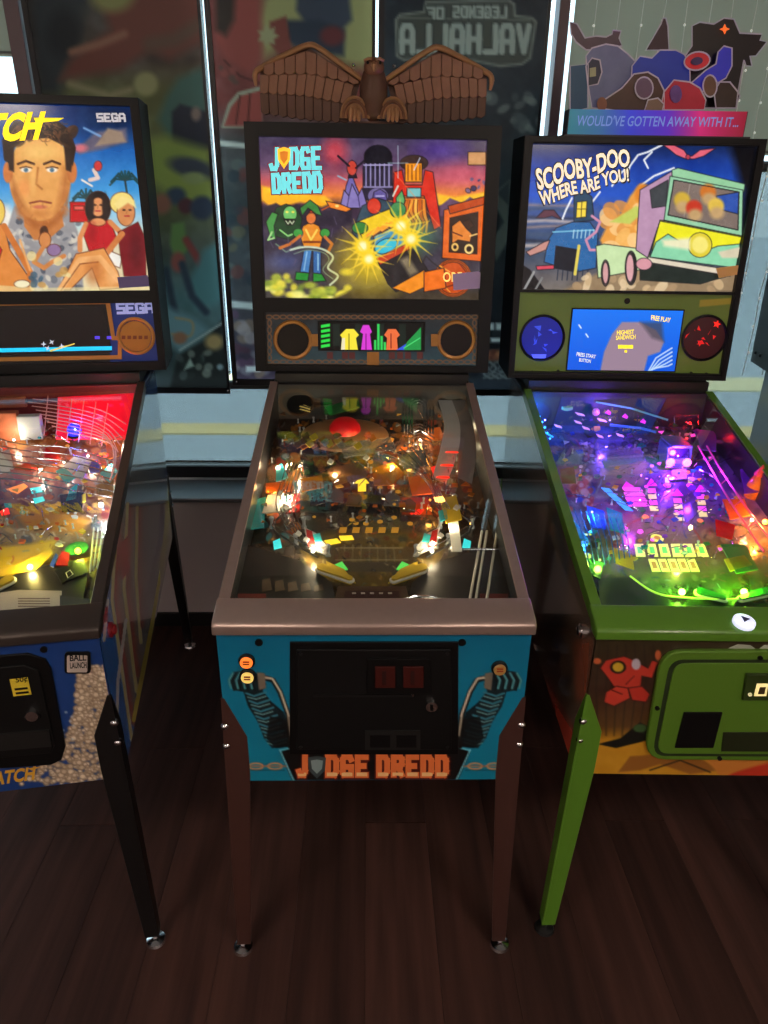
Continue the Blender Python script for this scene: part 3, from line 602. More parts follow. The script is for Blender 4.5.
# orange billboard, round sign
p.ink = (30, 14, 10)
p.poly([(444, 210), (486, 200), (486, 262), (442, 258)], (226, 100, 30)); p.poly([(450, 218), (478, 212), (477, 254), (449, 252)], (46, 30, 22)); p.poly([(452, 226), (460, 220), (466, 228), (472, 234), (470, 242), (458, 240), (452, 244)], (226, 130, 50)); p.ell(455, 247, 4, 4.6, (240, 190, 100)); p.ell(455, 247, 1.8, 2, (40, 24, 18)); p.ell(469, 249, 5, 5.4, (250, 214, 130)); p.ell(469, 249, 2.4, 2.6, (40, 24, 18)); p.poly([(462, 222), (470, 219), (474, 226), (468, 230)], (60, 36, 24)); p.line([(470, 236), (477, 234)], 1.4, (250, 200, 120)); p.line([(452, 232), (462, 236)], 1.2, (90, 36, 18))
p.poly([(448, 206), (486, 196), (486, 204), (450, 214)], (190, 70, 20)); p.ell(453, 278, 19, 19, (236, 116, 30)); p.ell(453, 278, 16, 16, (200, 76, 22)); p.line(oval(453, 278, 17.5, 17.5), 1.2, (120, 40, 12), closed=True); p.line([(440, 266), (450, 272)], 1.4, (246, 160, 60)); p.line([(444, 288), (456, 284)], 1.4, (120, 40, 14)); p.line([(460, 264), (466, 272)], 1.2, (120, 40, 14)); p.line([(442, 284), (450, 292)], 1.2, (246, 160, 60))
p.poly([(424, 272), (444, 268), (446, 288), (424, 292)], (236, 110, 24)); p.line([(420, 268), (426, 256), (432, 262), (440, 268)], 1.4, (40, 36, 40))
p.line([(420, 158), (414, 170)], .8, (220, 230, 255)); p.line([(398, 146), (398, 178)], .8, (190, 220, 230), al=.7); p.line([(388, 163), (408, 163)], .8, (190, 220, 230), al=.7)
p.poly(rect(468, 152, 486, 165), (208, 150, 96)); p.blobs(6, 466, 486, 178, 196, 1, 3, [(60, 50, 90), (120, 90, 120)], 14)
p.noise(14, 6, 17)
bgm = p.build('backglass', P_BG, R)
E_cy = glow('cyan_letter', (105, 214, 222), .9); E_or = glow('dark_red_outline', (120, 26, 34), .7); E_ye = glow('gold_badge', (244, 186, 40), .95)
for t, q, sk in (('J', [(271, 150), (277, 149), (277, 169), (271, 169)], 0), ('DGE', [(291, 149), (319, 148), (320, 168), (291, 168)], 0), ('DREDD', [(273, 175), (320, 173), (321, 191), (274, 192)], 0)):
    block_text(C.BG, t, q, 4.2, E_or, bgm, .0006, 'letter_outline', grow=1.1, gap=.75); block_text(C.BG, t, q, 4.2, E_cy, bgm, .0012, gap=.75)
mb = MB(); C.BG.prism(mb, [(277.5, 149), (284, 147), (290.5, 149), (290, 160), (284, 169), (278, 160)], .0012, .0022); mb.build('badge', E_ye, bgm)
mb = MB(); C.BG.prism(mb, [(280, 152), (284, 151), (288, 152), (287.5, 159), (284, 164), (280.5, 159)], .0022, .0026); mb.build('badge_face', glow('badge_face', (206, 120, 24), .8), bgm)
font_text(C.BG, 'ORE', rect(443, 272, 462, 282), glow('sign_letter', (255, 205, 110), .9), bgm, .0008, bold=.02)
mb = MB(); C.BG.prism(mb, [(452, 274), (478, 271), (482, 275), (481, 288), (453, 290)], .013, .0134); mb.build('sticker', mat('mauve_sticker', (150, 128, 160), .6, emit=.12), bgm)
# speaker panel
p = Paint(C.BG, h2[0]-.004, h2[1]+.004, h2[2]-.004, h2[3]+.004, .0021, (40, 70, 84)); p.vgrad([(312, (34, 40, 46)), (340, (36, 60, 74)), (366, (44, 84, 100))]).noise(14, 10, 3)
for yy in (317, 362):
    for k in range(30): p.line(oval(269+k*7.1, yy, 3.2, 1.9, 10), 1.1, (132, 92, 58), closed=True)
for xx in (269.5, 474.5):
    for k in range(6): p.line(oval(xx, 323+k*7, 1.9, 3.2, 10), 1.1, (132, 92, 58), closed=True)
for xx in (330, 345, 352, 392, 400, 408, 420): p.poly(rect(xx-3, 352, xx+3, 359), (110, 34, 34), al=.8)
sp_o = p.build('speaker_panel', P_PANEL, R)
m_gold = mat('antique_gold', (170, 120, 60), .4, .4, noise=.15); m_mesh = mat('speaker_mesh', (30, 26, 24), .8, noise=.3, nscale=400)
for u in (293, 456):
    o = C.BG.px(u, 340); 
    MB().lathe([(.049, 0), (.049, .006), (.056, .008), (.060, .005), (.060, 0)], o, C.BG.n, 32).build('speaker_ring', m_gold, sp_o, True)
    MB().lathe([(.047, 0), (.047, .003), (.02, .005), (.001, .0055)], o, C.BG.n, 28).build('speaker_grille', m_mesh, sp_o, True)
for u0_, u1_ in ((311, 318), (431, 438)):
    mb = MB(); C.BG.prism(mb, rect(u0_, 334, u1_, 346), 0, .007); mb.build('speaker_clasp', m_gold, sp_o)
mb = MB(); C.BG.prism(mb, rect(367, 352, 379, 366), 0, .005); mb.build('plaque', m_gold, sp_o)
d = C.rab(C.BG, 318, 321, 425, 351); 
mb = MB(); mb.prism([C.BG.pt(d[0], d[2], .001), C.BG.pt(d[1], d[2], .001), C.BG.pt(d[1], d[3], .001), C.BG.pt(d[0], d[3], .001)], C.BG.n*.004); mb.build('display_bezel', m_satin, sp_o)
PD = Panel(C.F, C.BG.pt(0, 0, .0056), (1, 0, 0), C.BG.ey); p = Paint(PD, d[0]+.006, d[1]-.006, d[2]+.004, d[3]-.004, .0016, (4, 5, 5))
for k in range(5): p.poly([(321, 325+k*5), (330, 323.5+k*5), (330, 326.5+k*5), (321, 328+k*5)], (40, 220, 70))
for k in range(4): p.poly(rect(333+k*22, 324, 340+k*22, 346), (22, 34, 28))
p.poly([(341, 350), (342, 338), (340, 335), (346, 329), (354, 329), (359, 335), (356, 338), (358, 350)], (250, 230, 60)); p.line([(349, 334), (349, 350)], 1, (120, 110, 20)); p.poly([(341, 350), (342, 338), (345, 338), (345, 350)], (240, 230, 190))
p.poly([(361, 350), (363, 334), (360, 332), (363, 325), (369, 325), (372, 332), (370, 334), (372, 350)], (220, 60, 214)); p.line([(366, 334), (366, 350)], 1, (110, 10, 110))
for k, hh in enumerate((10, 26, 14, 8)): p.poly(rect(374+k*3.2, 350-hh, 376.4+k*3.2, 350), (50, 210, 90))
p.poly([(386, 350), (387, 338), (384, 335), (388, 329), (396, 329), (400, 335), (397, 338), (398, 350)], (236, 110, 60)); p.line([(391, 334), (391, 348)], 1, (110, 30, 20))
p.poly([(396, 350), (412, 340), (414, 350)], (50, 90, 220)); p.poly([(407, 342), (421, 327), (421, 350), (404, 350)], (30, 150, 70)); p.line([(404, 348), (420, 338)], 1, (80, 220, 120))
p.build('display', P_SCREEN, sp_o)
# front cabinet art: two armoured arms gripping bars
p = Paint(C.FP, .001, 2*C.W2-.001, .001, C.FH-.001, .0024, (8, 124, 160)); p.vgrad([(630, (6, 108, 146)), (700, (8, 124, 160)), (780, (10, 128, 160))]).noise(5, 40, 2)
p.poly([(290, 748), (462, 748), (470, 752), (458, 780), (292, 780), (280, 752)], (12, 14, 16)); p.line([(280, 750), (294, 781)], 1.6, (120, 200, 220)); p.line([(470, 750), (456, 781)], 1.6, (120, 200, 220)); p.line([(280, 750), (290, 748)], 1.4, (120, 200, 220)); p.line([(470, 750), (460, 748)], 1.4, (120, 200, 220))
for sgn, c0 in ((1, 0), (-1, 750)):
    X = lambda pts: [(c0+sgn*x if c0 else x, y) for x, y in pts]
    arm = X([(243, 690), (262, 690), (272, 702), (284, 712), (290, 728), (291, 746), (272, 748), (264, 738), (258, 722), (248, 706)]); p.poly(arm, (14, 34, 42))
    for k in range(7):
        t = k/6; x = 246+t*20; y = 693+t*46; p.line(X([(x, y), (x+8, y+3), (x+20+2*t, y-1)]), 2.0, (60, 130, 150)); p.line(X([(x+2, y+4), (x+10, y+6), (x+20, y+3)]), 1.2, (150, 205, 205), al=.8)
    p.poly(X([(270, 716), (290, 720), (292, 746), (276, 748), (266, 738)]), (6, 10, 12), al=.75)
    p.poly(X([(228, 680), (233, 672), (246, 670), (260, 674), (266, 684), (262, 692), (246, 692), (234, 690)]), (16, 40, 48))
    for k in range(4): p.line(X([(231+k*7, 688), (229+k*7, 680), (233+k*7, 673)]), 2.0, (90, 165, 175)); p.line(X([(234+k*7, 690), (232+k*7, 682), (236+k*7, 675)]), 1.4, (6, 12, 14))
    p.line(X([(260, 680), (266, 678), (273, 680), (280, 692), (288, 714), (291, 735), (290, 746)]), 5.0, (18, 18, 18)); p.line(X([(260, 679), (266, 677), (273, 679), (280, 691), (288, 713), (291, 735)]), 2.2, (170, 160, 140)); p.line(X([(262, 678), (272, 678), (281, 692), (289, 716)]), .9, (245, 235, 205))
    p.poly(X([(257, 672), (265, 673), (266, 688), (259, 690)]), (120, 110, 96))
    for k in range(2): p.line(X(oval(256+k*19, 766, 7, 3, 12)), 1.7, (206, 150, 100), closed=True)
    p.line(X([(246, 766), (286, 766)]), 1.3, (190, 120, 80)); p.line(X([(247, 770), (284, 770)]), .8, (20, 30, 40), al=.6)
fa = p.build('front_art', P_GLOSS, R, h=.0006)
O1 = mat('orange_letter', (232, 120, 62), .5); O2 = mat('letter_shadow', (96, 24, 16), .5); O3 = mat('cream_letter', (240, 196, 136), .5)
for t, q in (('J', rect(299, 757, 305, 775)), ('DGE', rect(328, 757, 366, 775)), ('DREDD', rect(379, 757, 446, 775))):
    block_text(C.FP, t, q, 6.6, O2, fa, .0010, 'letter_outline', gap=.8, grow=1.0); block_text(C.FP, t, q, 5.8, O1, fa, .0014, gap=.8); block_text(C.FP, t, [quadmap(q, 0, .93), quadmap(q, 1, .93), quadmap(q, 1, 1.0), quadmap(q, 0, 1.0)], 2.4, O3, fa, .0018, 'letter_highlight', gap=.8)
mb = MB(); C.FP.prism(mb, [(308, 757), (317, 756), (326, 757), (325, 770), (317, 778), (309, 770)], .0008, .0018); mb.build('shield_badge', mat('shield_grey', (60, 72, 76), .4), fa)
mb = MB(); C.FP.prism(mb, [(311, 760), (317, 759), (323, 760), (322, 768), (317, 773), (312, 768)], .0018, .0022); mb.build('shield_face', mat('shield_pale', (130, 150, 150), .4), fa)
# coin door
cd = MB(); C.FP.prism(cd, rect(290, 641, 458, 753), 0, .005); cdo = cd.build('coin_door', m_satin, R, bevel=.001)
mb = MB(); C.FP.prism(mb, rect(297, 647, 451, 747), .005, .009); mb.build('door_panel', mat('door_black', (11, 11, 12), .5, spec=.3, bump=.2, nscale=300), cdo, bevel=.002)
mb = MB(); C.FP.prism(mb, rect(367, 655, 430, 690), .009, .013); mb.build('coin_entry', m_satin, cdo, bevel=.001)
m_rl = mat('dim_red_slot', (44, 12, 9), .4, emit=.02, ergb=(190, 40, 20))
for u in (375, 403):
    mb = MB(); C.FP.prism(mb, rect(u, 662, u+20, 683), .013, .016); so = mb.build('coin_slot', m_rl, cdo, bevel=.001)
    mb = MB(); C.FP.prism(mb, rect(u+7, 666, u+11, 680), .016, .0166); mb.build('slot_mark', mat('slot_dark', (36, 6, 5), .5), cdo)
mb = MB(); C.FP.prism(mb, rect(314, 691, 412, 693.5), .009, .012); mb.build('door_ridge', m_black, cdo)
C.FP.disc(mb := MB(), 431, 702, .012, .009, .017, 18); mb.build('lock', m_chrome, cdo, True)
mb = MB(); C.FP.prism(mb, rect(429.5, 699, 432.5, 705), .017, .0176); mb.build('keyhole', m_satin, cdo)
mb = MB(); C.FP.prism(mb, rect(365, 727, 420, 746), .009, .012); mb.build('return_plate', mat('plate_dark', (30, 30, 30), .3), cdo)
for u in (370, 396):
    mb = MB(); C.FP.prism(mb, rect(u, 731, u+20, 743), .012, .0135); mb.build('return_flap', m_satin, cdo)
for u, v in ((301, 651), (447, 651), (301, 744), (447, 744), (412, 692)): C.FP.disc(mb := MB(), u, v, .0035, .009, .011, 8); mb.build('door_screw', m_chrome if u == 412 else m_black, cdo)
for u, v in ((259, 642), (462, 642)): C.FP.disc(mb := MB(), u, v, .008, .0006, .003, 12); mb.build('front_bolt', m_satin, R, True)
for u, v, mm, t in ((247, 660, glow('orange_button', (255, 130, 50), .9), 'start_button'), (248, 675, glow('yellow_button', (240, 205, 110), .6), 'extra_ball_button'), (499, 667, mat('amber_button', (170, 130, 70), .4), 'launch_button')):
    C.FP.disc(mb := MB(), u, v, 0, 0, 0, 20, [(.0165, 0), (.0165, .006), (.0135, .008), (.0115, .008)]); bo = mb.build(t, m_satin, R, True)
    C.FP.disc(mb := MB(), u, v, 0, 0, 0, 20, [(.0125, .004), (.0125, .011), (.011, .0125), (.001, .0128)]); mb.build('button_cap', mm, bo, True)
    mb = MB(); C.FP.prism(mb, rect(u-3.2, v-2.6, u+3.2, v-1.0), .0128, .0131); C.FP.prism(mb, rect(u-3.2, v-.2, u+3.2, v+1.2), .0128, .0131); mb.build('button_print', mat('button_ink', (150, 60, 20), .5), bo)
# ---- middle playfield
def tinted(name, rgb, al=0.75):
    """translucent coloured plastic"""
    if name in MATS: return MATS[name]
    m = mat(name, rgb, 0.2, coat=.4); nt = m.node_tree; b = nt.nodes['Principled BSDF']; t = nt.nodes.new('ShaderNodeBsdfTransparent'); mx = nt.nodes.new('ShaderNodeMixShader'); mx.inputs[0].default_value = al
    t.inputs[0].default_value = lin4(np.minimum(np.array(rgb)*.5+128, 255)); out = nt.nodes['Material Output']
    nt.links.new(t.outputs[0], mx.inputs[1]); nt.links.new(b.outputs[0], mx.inputs[2]); nt.links.new(mx.outputs[0], out.inputs['Surface']); return m
PL = {k: tinted('plastic_'+k, c, a) for k, c, a in (('clear', (190, 195, 198), .28), ('amber', (200, 120, 40), .7), ('cyan', (60, 190, 200), .85), ('red', (190, 40, 36), .8), ('brown', (110, 74, 48), .9), ('white', (225, 222, 212), .92),
      ('green', (60, 130, 70), .85), ('blue', (50, 80, 190), .85), ('yellow', (226, 190, 60), .85), ('grey', (92, 92, 96), .9), ('dark', (34, 32, 36), .97), ('orange', (220, 110, 40), .85), ('purple', (120, 60, 170), .85), ('teal', (40, 160, 140), .85))}
GW = glow('white_bulb', (255, 246, 225), 9); GWc = glow('cool_bulb', (235, 244, 255), 12); GY = glow('yellow_insert', (255, 214, 50), 1.4); GYd = glow('dim_amber_insert', (200, 140, 40), .5); GR = glow('red_insert', (255, 36, 24), 1.3)
GC = glow('cyan_insert', (60, 220, 225), .9); GO = glow('orange_insert', (255, 140, 40), .9); GG = glow('green_insert', (90, 220, 90), .8); GWi = glow('white_insert', (245, 240, 225), .9)

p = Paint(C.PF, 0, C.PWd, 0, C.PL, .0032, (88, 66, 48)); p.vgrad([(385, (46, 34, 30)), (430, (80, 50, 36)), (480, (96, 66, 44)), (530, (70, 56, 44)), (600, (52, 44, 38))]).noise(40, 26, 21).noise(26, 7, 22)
p.poly([(318, 492), (425, 492), (440, 530), (302, 530)], (58, 54, 56), soft=4); p.blobs(60, 310, 432, 490, 530, 1.5, 5, [(40, 38, 44), (96, 84, 76), (72, 60, 66), (120, 100, 80)], 5, .8)
p.poly([(296, 540), (330, 532), (412, 532), (448, 540), (430, 575), (385, 590), (350, 590), (312, 575)], (112, 92, 44), soft=4); p.blobs(50, 300, 445, 535, 588, 1.5, 5, [(140, 110, 50), (84, 74, 40), (60, 70, 50), (160, 140, 70), (110, 60, 30)], 6, .7)
for k in range(7): p.line([(345+k*8, 545), (345+k*9-3, 572)], 1.0, (180, 170, 130), al=.7)
p.line([(340, 548), (402, 548)], 1, (190, 176, 130)); p.line([(336, 560), (408, 560)], 1, (190, 176, 130)); p.poly(rect(338, 562, 404, 572), (90, 80, 60)); 
p.poly([(400, 497), (428, 497), (432, 515), (402, 515)], (200, 84, 40), soft=1); p.poly([(282, 488), (330, 488), (328, 512), (278, 512)], (60, 110, 112), soft=2, al=.7)
p.blobs(90, 265, 470, 420, 500, 2, 6, [(150, 90, 40), (190, 120, 50), (70, 50, 44), (110, 60, 40), (60, 90, 90), (160, 60, 40)], 7, .75); p.blobs(30, 260, 300, 455, 540, 2, 6, [(60, 150, 170), (200, 120, 50), (150, 60, 44), (90, 90, 90)], 8, .8)
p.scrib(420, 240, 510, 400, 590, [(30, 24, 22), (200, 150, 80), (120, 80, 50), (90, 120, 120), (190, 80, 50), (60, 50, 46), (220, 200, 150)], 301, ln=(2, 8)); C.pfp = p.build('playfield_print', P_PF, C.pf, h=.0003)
# planet ring with red dome
mb = MB(); o = C.at(345, 433, .03); mb.lathe([(.040, .012), (.085, .010), (.125, -.002), (.128, -.008), (.085, -.016), (.040, -.018)], o, C.PF.n, 40, 1, .78); mb.build('planet_ring', mat('tan_planet', (150, 104, 66), .5, noise=.35, nscale=25, emit=.05), C.pf, True)
MB().lathe([(.046, .006), (.044, .022), (.034, .036), (.018, .044), (.002, .046)], o, C.PF.n, 28).build('red_dome', glow('red_dome', (200, 8, 20), .22), C.pf, True)
for k in range(9):
    u, v = 345+46*math.cos(k*.7), 437+17*math.sin(k*.7); C.screw(u, v, .032)
for k in range(30):
    g2 = random.Random(k); u = 296+k*2.6+g2.uniform(-2, 2); v = 441+g2.uniform(-5, 7)-abs(k-12)*.1; C.plastic([(u-4, v), (u+2, v-4), (u+5, v+1), (u, v+4)], g2.uniform(.03, .055), random.Random(k).choice([PL['amber'], PL['brown'], PL['yellow'], PL['clear']]), name='ramp_flap')
# striped sign, rear speakers
mb = MB(); C.PF.prism(mb, [(298, 398), (311, 396), (312, 426), (303, 428)], .05, .056); sg = mb.build('striped_sign', m_satin, C.pf)
for k in range(6): mb = MB(); C.PF.prism(mb, [(300, 411+k*3), (301.5, 410.6+k*3), (311, 415+k*2.6), (311, 416.3+k*2.6)], .056, .0566); mb.build('stripe', glow('stripe_gold', (230, 200, 110), .35), C.pf)
for u, v in ((300, 404), (451, 403)):
    o = C.at(u, v, .06); MB().lathe([(.040, -.01), (.040, 0), (.032, .002), (.012, -.004), (.002, -.004)], o, (0, -.55, .84), 26).build('black_cone', m_satin, C.pf, True)
C.plastic([(325, 408), (358, 398), (360, 408), (330, 416)], .06, PL['green']); C.plastic([(305, 400), (330, 396), (332, 404), (306, 408)], .05, PL['dark'])
# silver wire loops right rear
for k, rr in enumerate((15, 12, 9, 6)):
    pts = [(418+rr*math.cos(t)*1.0, 408-rr*.85*math.sin(t), .065) for t in np.linspace(0, PI, 14)]; pts = [(418+rr, 434, .05)]+pts+[(418-rr, 436, .05)]
    C.wire(pts, .0028, m_chrome)
for k in range(5): C.wire([(402+k*1.5, 428+k*3, .04), (420, 424+k*3, .045), (434, 430+k*4, .04)], .0022, m_chrome, 'ramp_rung')
# polished curved ramp sheets
for du, mm in ((0, mat('polished_ramp', (200, 200, 202), .3, .25)), (13, mat('dull_ramp', (130, 126, 126), .3, .25))):
    L_ = smooth_curve([(438+du, 400, .075), (444+du, 425, .07), (440+du*1.4, 450, .055), (432+du*2.0, 478, .035)], 6); Rr = smooth_curve([(452+du, 400, .085), (460+du, 425, .08), (458+du*1.4, 452, .06), (446+du*2.0, 484, .035)], 6)
    mb = MB(); a = [C.at(*q) for q in L_]; b_ = [C.at(*q) for q in Rr]; mb.add(a+b_, [(i, i+1, len(a)+i+1, len(a)+i) for i in range(len(a)-1)]); C_o = mb.build('metal_ramp', mm, C.pf, True)
# three red discs on a stem
for k, (u, v) in enumerate(((452, 453), (447, 466), (443, 478))):
    o = C.at(u, v, .075-.012*k); MB().lathe([(.017, 0), (.0175, .003), (.012, .005), (.001, .0055)], o, (0, .30, .95), 20).build('red_disc_lamp', GR, C.pf, True); C.wire([(u+1, v+3, .07-.012*k), (u+2, v+12, .02)], .0018)
C.insert([(430, 478), (440, 474), (442, 484), (432, 486)], GR, 'red_lamp_strip', .03, .033)
# plastics left edge
C.plastic([(276, 468), (282, 464), (288, 478), (276, 482)], .03, PL['cyan']); C.plastic([(266, 484), (290, 482), (292, 492), (266, 494)], .026, PL['orange']); C.plastic([(256, 500), (266, 498), (264, 528), (250, 530)], .02, PL['cyan'])
C.plastic([(268, 496), (284, 494), (282, 512), (262, 514)], .022, PL['white']); C.plastic([(290, 496), (300, 494), (300, 512), (286, 514)], .02, PL['red'])
for pts, mm in (([(300, 458), (326, 452), (330, 470), (306, 478)], 'dark'), ([(326, 470), (360, 462), (366, 478), (334, 486)], 'brown'), ([(372, 470), (392, 462), (404, 474), (392, 486), (374, 486)], 'amber'), ([(398, 456), (424, 450), (430, 466), (404, 470)], 'grey'), ([(408, 478), (430, 474), (434, 494), (412, 496)], 'orange'), ([(300, 480), (322, 476), (324, 488), (302, 492)], 'amber'), ([(340, 444), (390, 438), (396, 450), (344, 458)], 'clear'), ([(440, 500), (456, 496), (462, 520), (446, 524)], 'yellow'), ([(448, 524), (458, 522), (462, 552), (452, 552)], 'white'), ([(438, 512), (446, 510), (448, 520), (440, 522)], 'cyan'), ([(424, 430), (440, 428), (444, 440), (426, 442)], 'orange')): C.plastic(pts, .03 if mm != 'clear' else .05, PL[mm])
# arrows, inserts
C.insert([(358, 498), (358, 490), (355, 490), (362, 482), (369, 490), (366, 490), (366, 498)], GY, 'arrow_insert', .02, .0225)
C.insert([(324, 541), (337, 539), (341, 543), (328, 545.5)], GY, 'card_insert'); C.insert([(339, 536.5), (352, 536), (354, 540), (341, 541)], GY, 'card_insert')
for u, v in ((372, 480), (380, 488), (330, 500), (398, 492), (352, 520), (366, 524), (380, 522), (394, 518), (410, 524)): C.disc(u, v, .007, GYd)
for k in range(5): C.insert([(340+k*13, 528), (347+k*13, 528), (346+k*13, 533), (339+k*13, 533)], GYd, 'small_insert')
for k in range(3): C.insert([(410+k*4, 514), (414+k*4, 510), (416+k*4, 510), (412+k*4, 515)], GR, 'slash_insert')
# lanes, slings
for sg_, cx in ((1, 0), (-1, 744)):
    X = lambda q: [(cx+sg_*q[0] if cx else q[0],)+tuple(q[1:])][0]
    C.wire([X(q) for q in ((302, 500, .03), (276, 520, .03), (272, 526, .03), (276, 532, .028), (300, 548, .026), (318, 558, .024))], .0026, m_chrome, 'lane_guide'); C.wire([X(q) for q in ((276, 526, .02), (300, 541, .02), (320, 552, .02))], .0020, m_chrome, 'lane_guide')
    C.plastic([X(q) for q in ((304, 528), (316, 534), (328, 548), (326, 556), (308, 546))], .028, PL['white'], name='slingshot_plastic'); C.plastic([X(q) for q in ((312, 536), (320, 534), (322, 542), (314, 543))], .0315, PL['cyan'], name='slingshot_decal')
    C.plastic([X(q) for q in ((306, 530), (312, 532), (316, 548), (308, 546))], .0318, PL['red'], name='slingshot_decal')
    C.insert([X(q) for q in ((273, 542), (280, 539), (282, 548), (274, 550))], GC, 'lane_insert')
    C.wire([X(q) for q in ((306, 532, .018), (330, 556, .018), (308, 548, .018))], .0028, m_rubber, 'sling_rubber', closed=True)
    for q in ((304, 528), (328, 556), (308, 548), (290, 505), (296, 545), (272, 528), (286, 516)): C.post(*X(q), 0, 1.3)
    C.plastic([X(q) for q in ((326, 562), (344, 570), (356, 584), (328, 574))], .012, PL['yellow'], name='inlane_plastic'); C.insert([X(q) for q in ((333, 566), (342, 562), (348, 570), (338, 572))], GG, 'lane_insert')
    C.flipper(*X((322, 572)), *X((350, 583)), PL['yellow'], m_rubber)
for u, v, e in ((289, 503, 1.2), (313, 551, 1.6), (432, 551, 1.6), (452, 532, .8), (352, 448, .7), (420, 440, .8), (300, 466, .7), (392, 470, .9), (335, 478, .7), (278, 470, .6), (455, 430, .7)): C.bulb(u, v, .02, .0045 if e > 1 else .0028, GW, e, (255, 226, 180))
for u, v in ((370, 440), (386, 446), (410, 446), (430, 500), (268, 492)): C.bulb(u, v, .03, .003, GO, .2, (255, 170, 70))
C.clutter((.03, .06, .94, .64), 300, 31, [PL['brown'], PL['amber'], PL['grey'], PL['clear'], PL['dark'], GYd, PL['orange']])
for k in range(6): C.wire(smooth_curve([(290+k*3, 455+k*3, .045), (282+k*3, 480+k*3, .04), (276+k*4, 505+k*2, .035), (288+k*4, 530+k*2, .03)], 4), .0014, m_chrome, 'ball_wire')
for k in range(5): C.wire(smooth_curve([(380+k*10, 452-k*2, .05), (404+k*6, 462, .055), (428+k*3, 484+k*2, .045), (440+k*3, 512, .03)], 4), .0014, m_chrome, 'ball_wire')
for k, (u, v) in enumerate(((318, 500), (336, 496), (354, 500), (374, 498), (392, 500), (408, 506))): C.plastic([(u-8, v+6), (u-6, v-4), (u+2, v-7), (u+8, v-2), (u+7, v+7)], .014, [PL['dark'], PL['grey'], PL['brown']][k % 3])
for u, v in ((298, 534), (306, 540), (322, 548), (440, 536), (432, 544), (420, 550), (286, 508), (280, 494), (456, 508), (330, 462), (366, 458)): C.plastic([(u-3, v+1), (u, v-3), (u+4, v), (u+1, v+3)], .034, PL['white'])
# apron
m_ap = mat('dark_apron', (34, 30, 27), .35, noise=.35, nscale=30, coat=.3)
for pts in ([(244, 545), (300, 562), (332, 584), (336, 604), (226, 604)], [(500, 545), (440, 562), (412, 584), (408, 604), (520, 604)]): C.plastic(pts, .010, m_ap, .004, 'apron_wing')
C.plastic([(338, 588), (406, 588), (410, 604), (334, 604)], .012, mat('brown_apron', (86, 60, 40), .4, noise=.2), .005, 'apron_plate'); C.plastic([(345, 591), (399, 591), (401, 601), (343, 601)], .0172, mat('dark_red_card', (64, 24, 22), .4), .001, 'apron_card')
for k in range(5): C.plastic([(352+k*9, 592.5), (356+k*9, 592.5), (356+k*9, 594), (352+k*9, 594)], .0184, mat('card_white', (200, 190, 180), .5), .0004, 'card_mark')
for u in (252, 494): C.plastic([(u-14, 594), (u+14, 594), (u+14, 600), (u-14, 600)], .0145, mat('apron_red', (120, 40, 32), .5), .001, 'apron_badge')
for k in range(5): C.plastic([(262+k*13, 580+k*1.5), (270+k*13, 578+k*1.5), (272+k*13, 590), (262+k*13, 592)], .0142, mat('apron_art', (92, 74, 54), .5, noise=.4, nscale=60), .0004, 'apron_art')
# shooter lane rails
for a, b_ in (((482, 531), (469, 604)), ((487, 531), (475, 604)), ((497, 531), (486, 604))): C.wire([(*a, .026), (*b_, .026)], .0030, mat('ivory_rail', (226, 220, 200), .4), 'shooter_rail')
C.wire([(452, 549.5, .03), (499, 549.5, .03)], .003, m_chrome, 'cross_rail');  # bar stands for the hard edge of a reflection in the glass
for k in range(6): C.insert([(502+k*1.4, 552+k*7), (507+k*1.4, 552+k*7), (508+k*1.4, 556+k*7), (503+k*1.4, 556+k*7)], PL['red'], 'lane_marker')
C.wire([(392, 602, .02), (415, 596, .02), (434, 597, .02), (446, 603, .02)], .003, m_chrome, 'ball_guide')

# ============================ left machine
m_lrail = mat('dark_brown_trim', (74, 66, 62), .35, .5, noise=.05)
m_lleg = mat('black_leg', (20, 19, 20), .35)
CL = dict(key='left', pos=(-.825, -.0244, .1554), W=.572, zl=.895, zb=.530, yr=.985, zr=1.158, Wb=.704, zbb=1.184, zbt=1.920, ybb=1.017, ybt=1.073,
          side=(40, 70, 130), front=(30, 70, 140), trim=m_lrail, leg=m_lleg, foot=m_chrome, pfq=[(-60, 380), (136, 380), (96, 598), (-190, 610)], backboard=(120, 20, 24), gain=.34, button=mat('red_button', (150, 24, 30), .3))
L = Machine('pinball_machine', 'left pinball machine with blue cabinet, a white pebble print and beach artwork', CL); R = L.root
h1 = L.rab(L.HB, -60, 105, 142, 290); h1 = (.024, 2*L.b-.024, L.BG.ab(100, 106)[1], L.BG.ab(100, 290.5)[1]); h2 = (.022, 2*L.b-.022, L.BG.ab(100, 303)[1], L.BG.ab(100, 362)[1])
L.head_frame([h1, h2], m_satin)
p = Paint(L.BG, h1[0]-.004, h1[1]+.004, h1[2]-.004, h1[3]+.004, .0022); p.vgrad([(104, (10, 40, 96)), (150, (24, 96, 176)), (190, (60, 150, 214)), (215, (150, 200, 225)), (240, (222, 214, 184)), (292, (226, 206, 160))]).noise(10, 20, 31)
p.ell(115, 118, 34, 20, (16, 30, 60), soft=14, al=.8); p.poly([(75, 150), (96, 132), (126, 128), (128, 142), (100, 150), (80, 154)], (96, 90, 110), soft=2); p.poly([(95, 146), (108, 128), (122, 132), (126, 142)], (150, 128, 110), soft=1.5); p.ell(80, 148, 7, 4, (206, 110, 120), soft=2); p.line([(84, 128), (100, 136)], 2, (120, 160, 210), soft=1)
p.poly([(-60, 196), (8, 206), (24, 230), (24, 262), (-60, 258)], (236, 232, 220), soft=4)
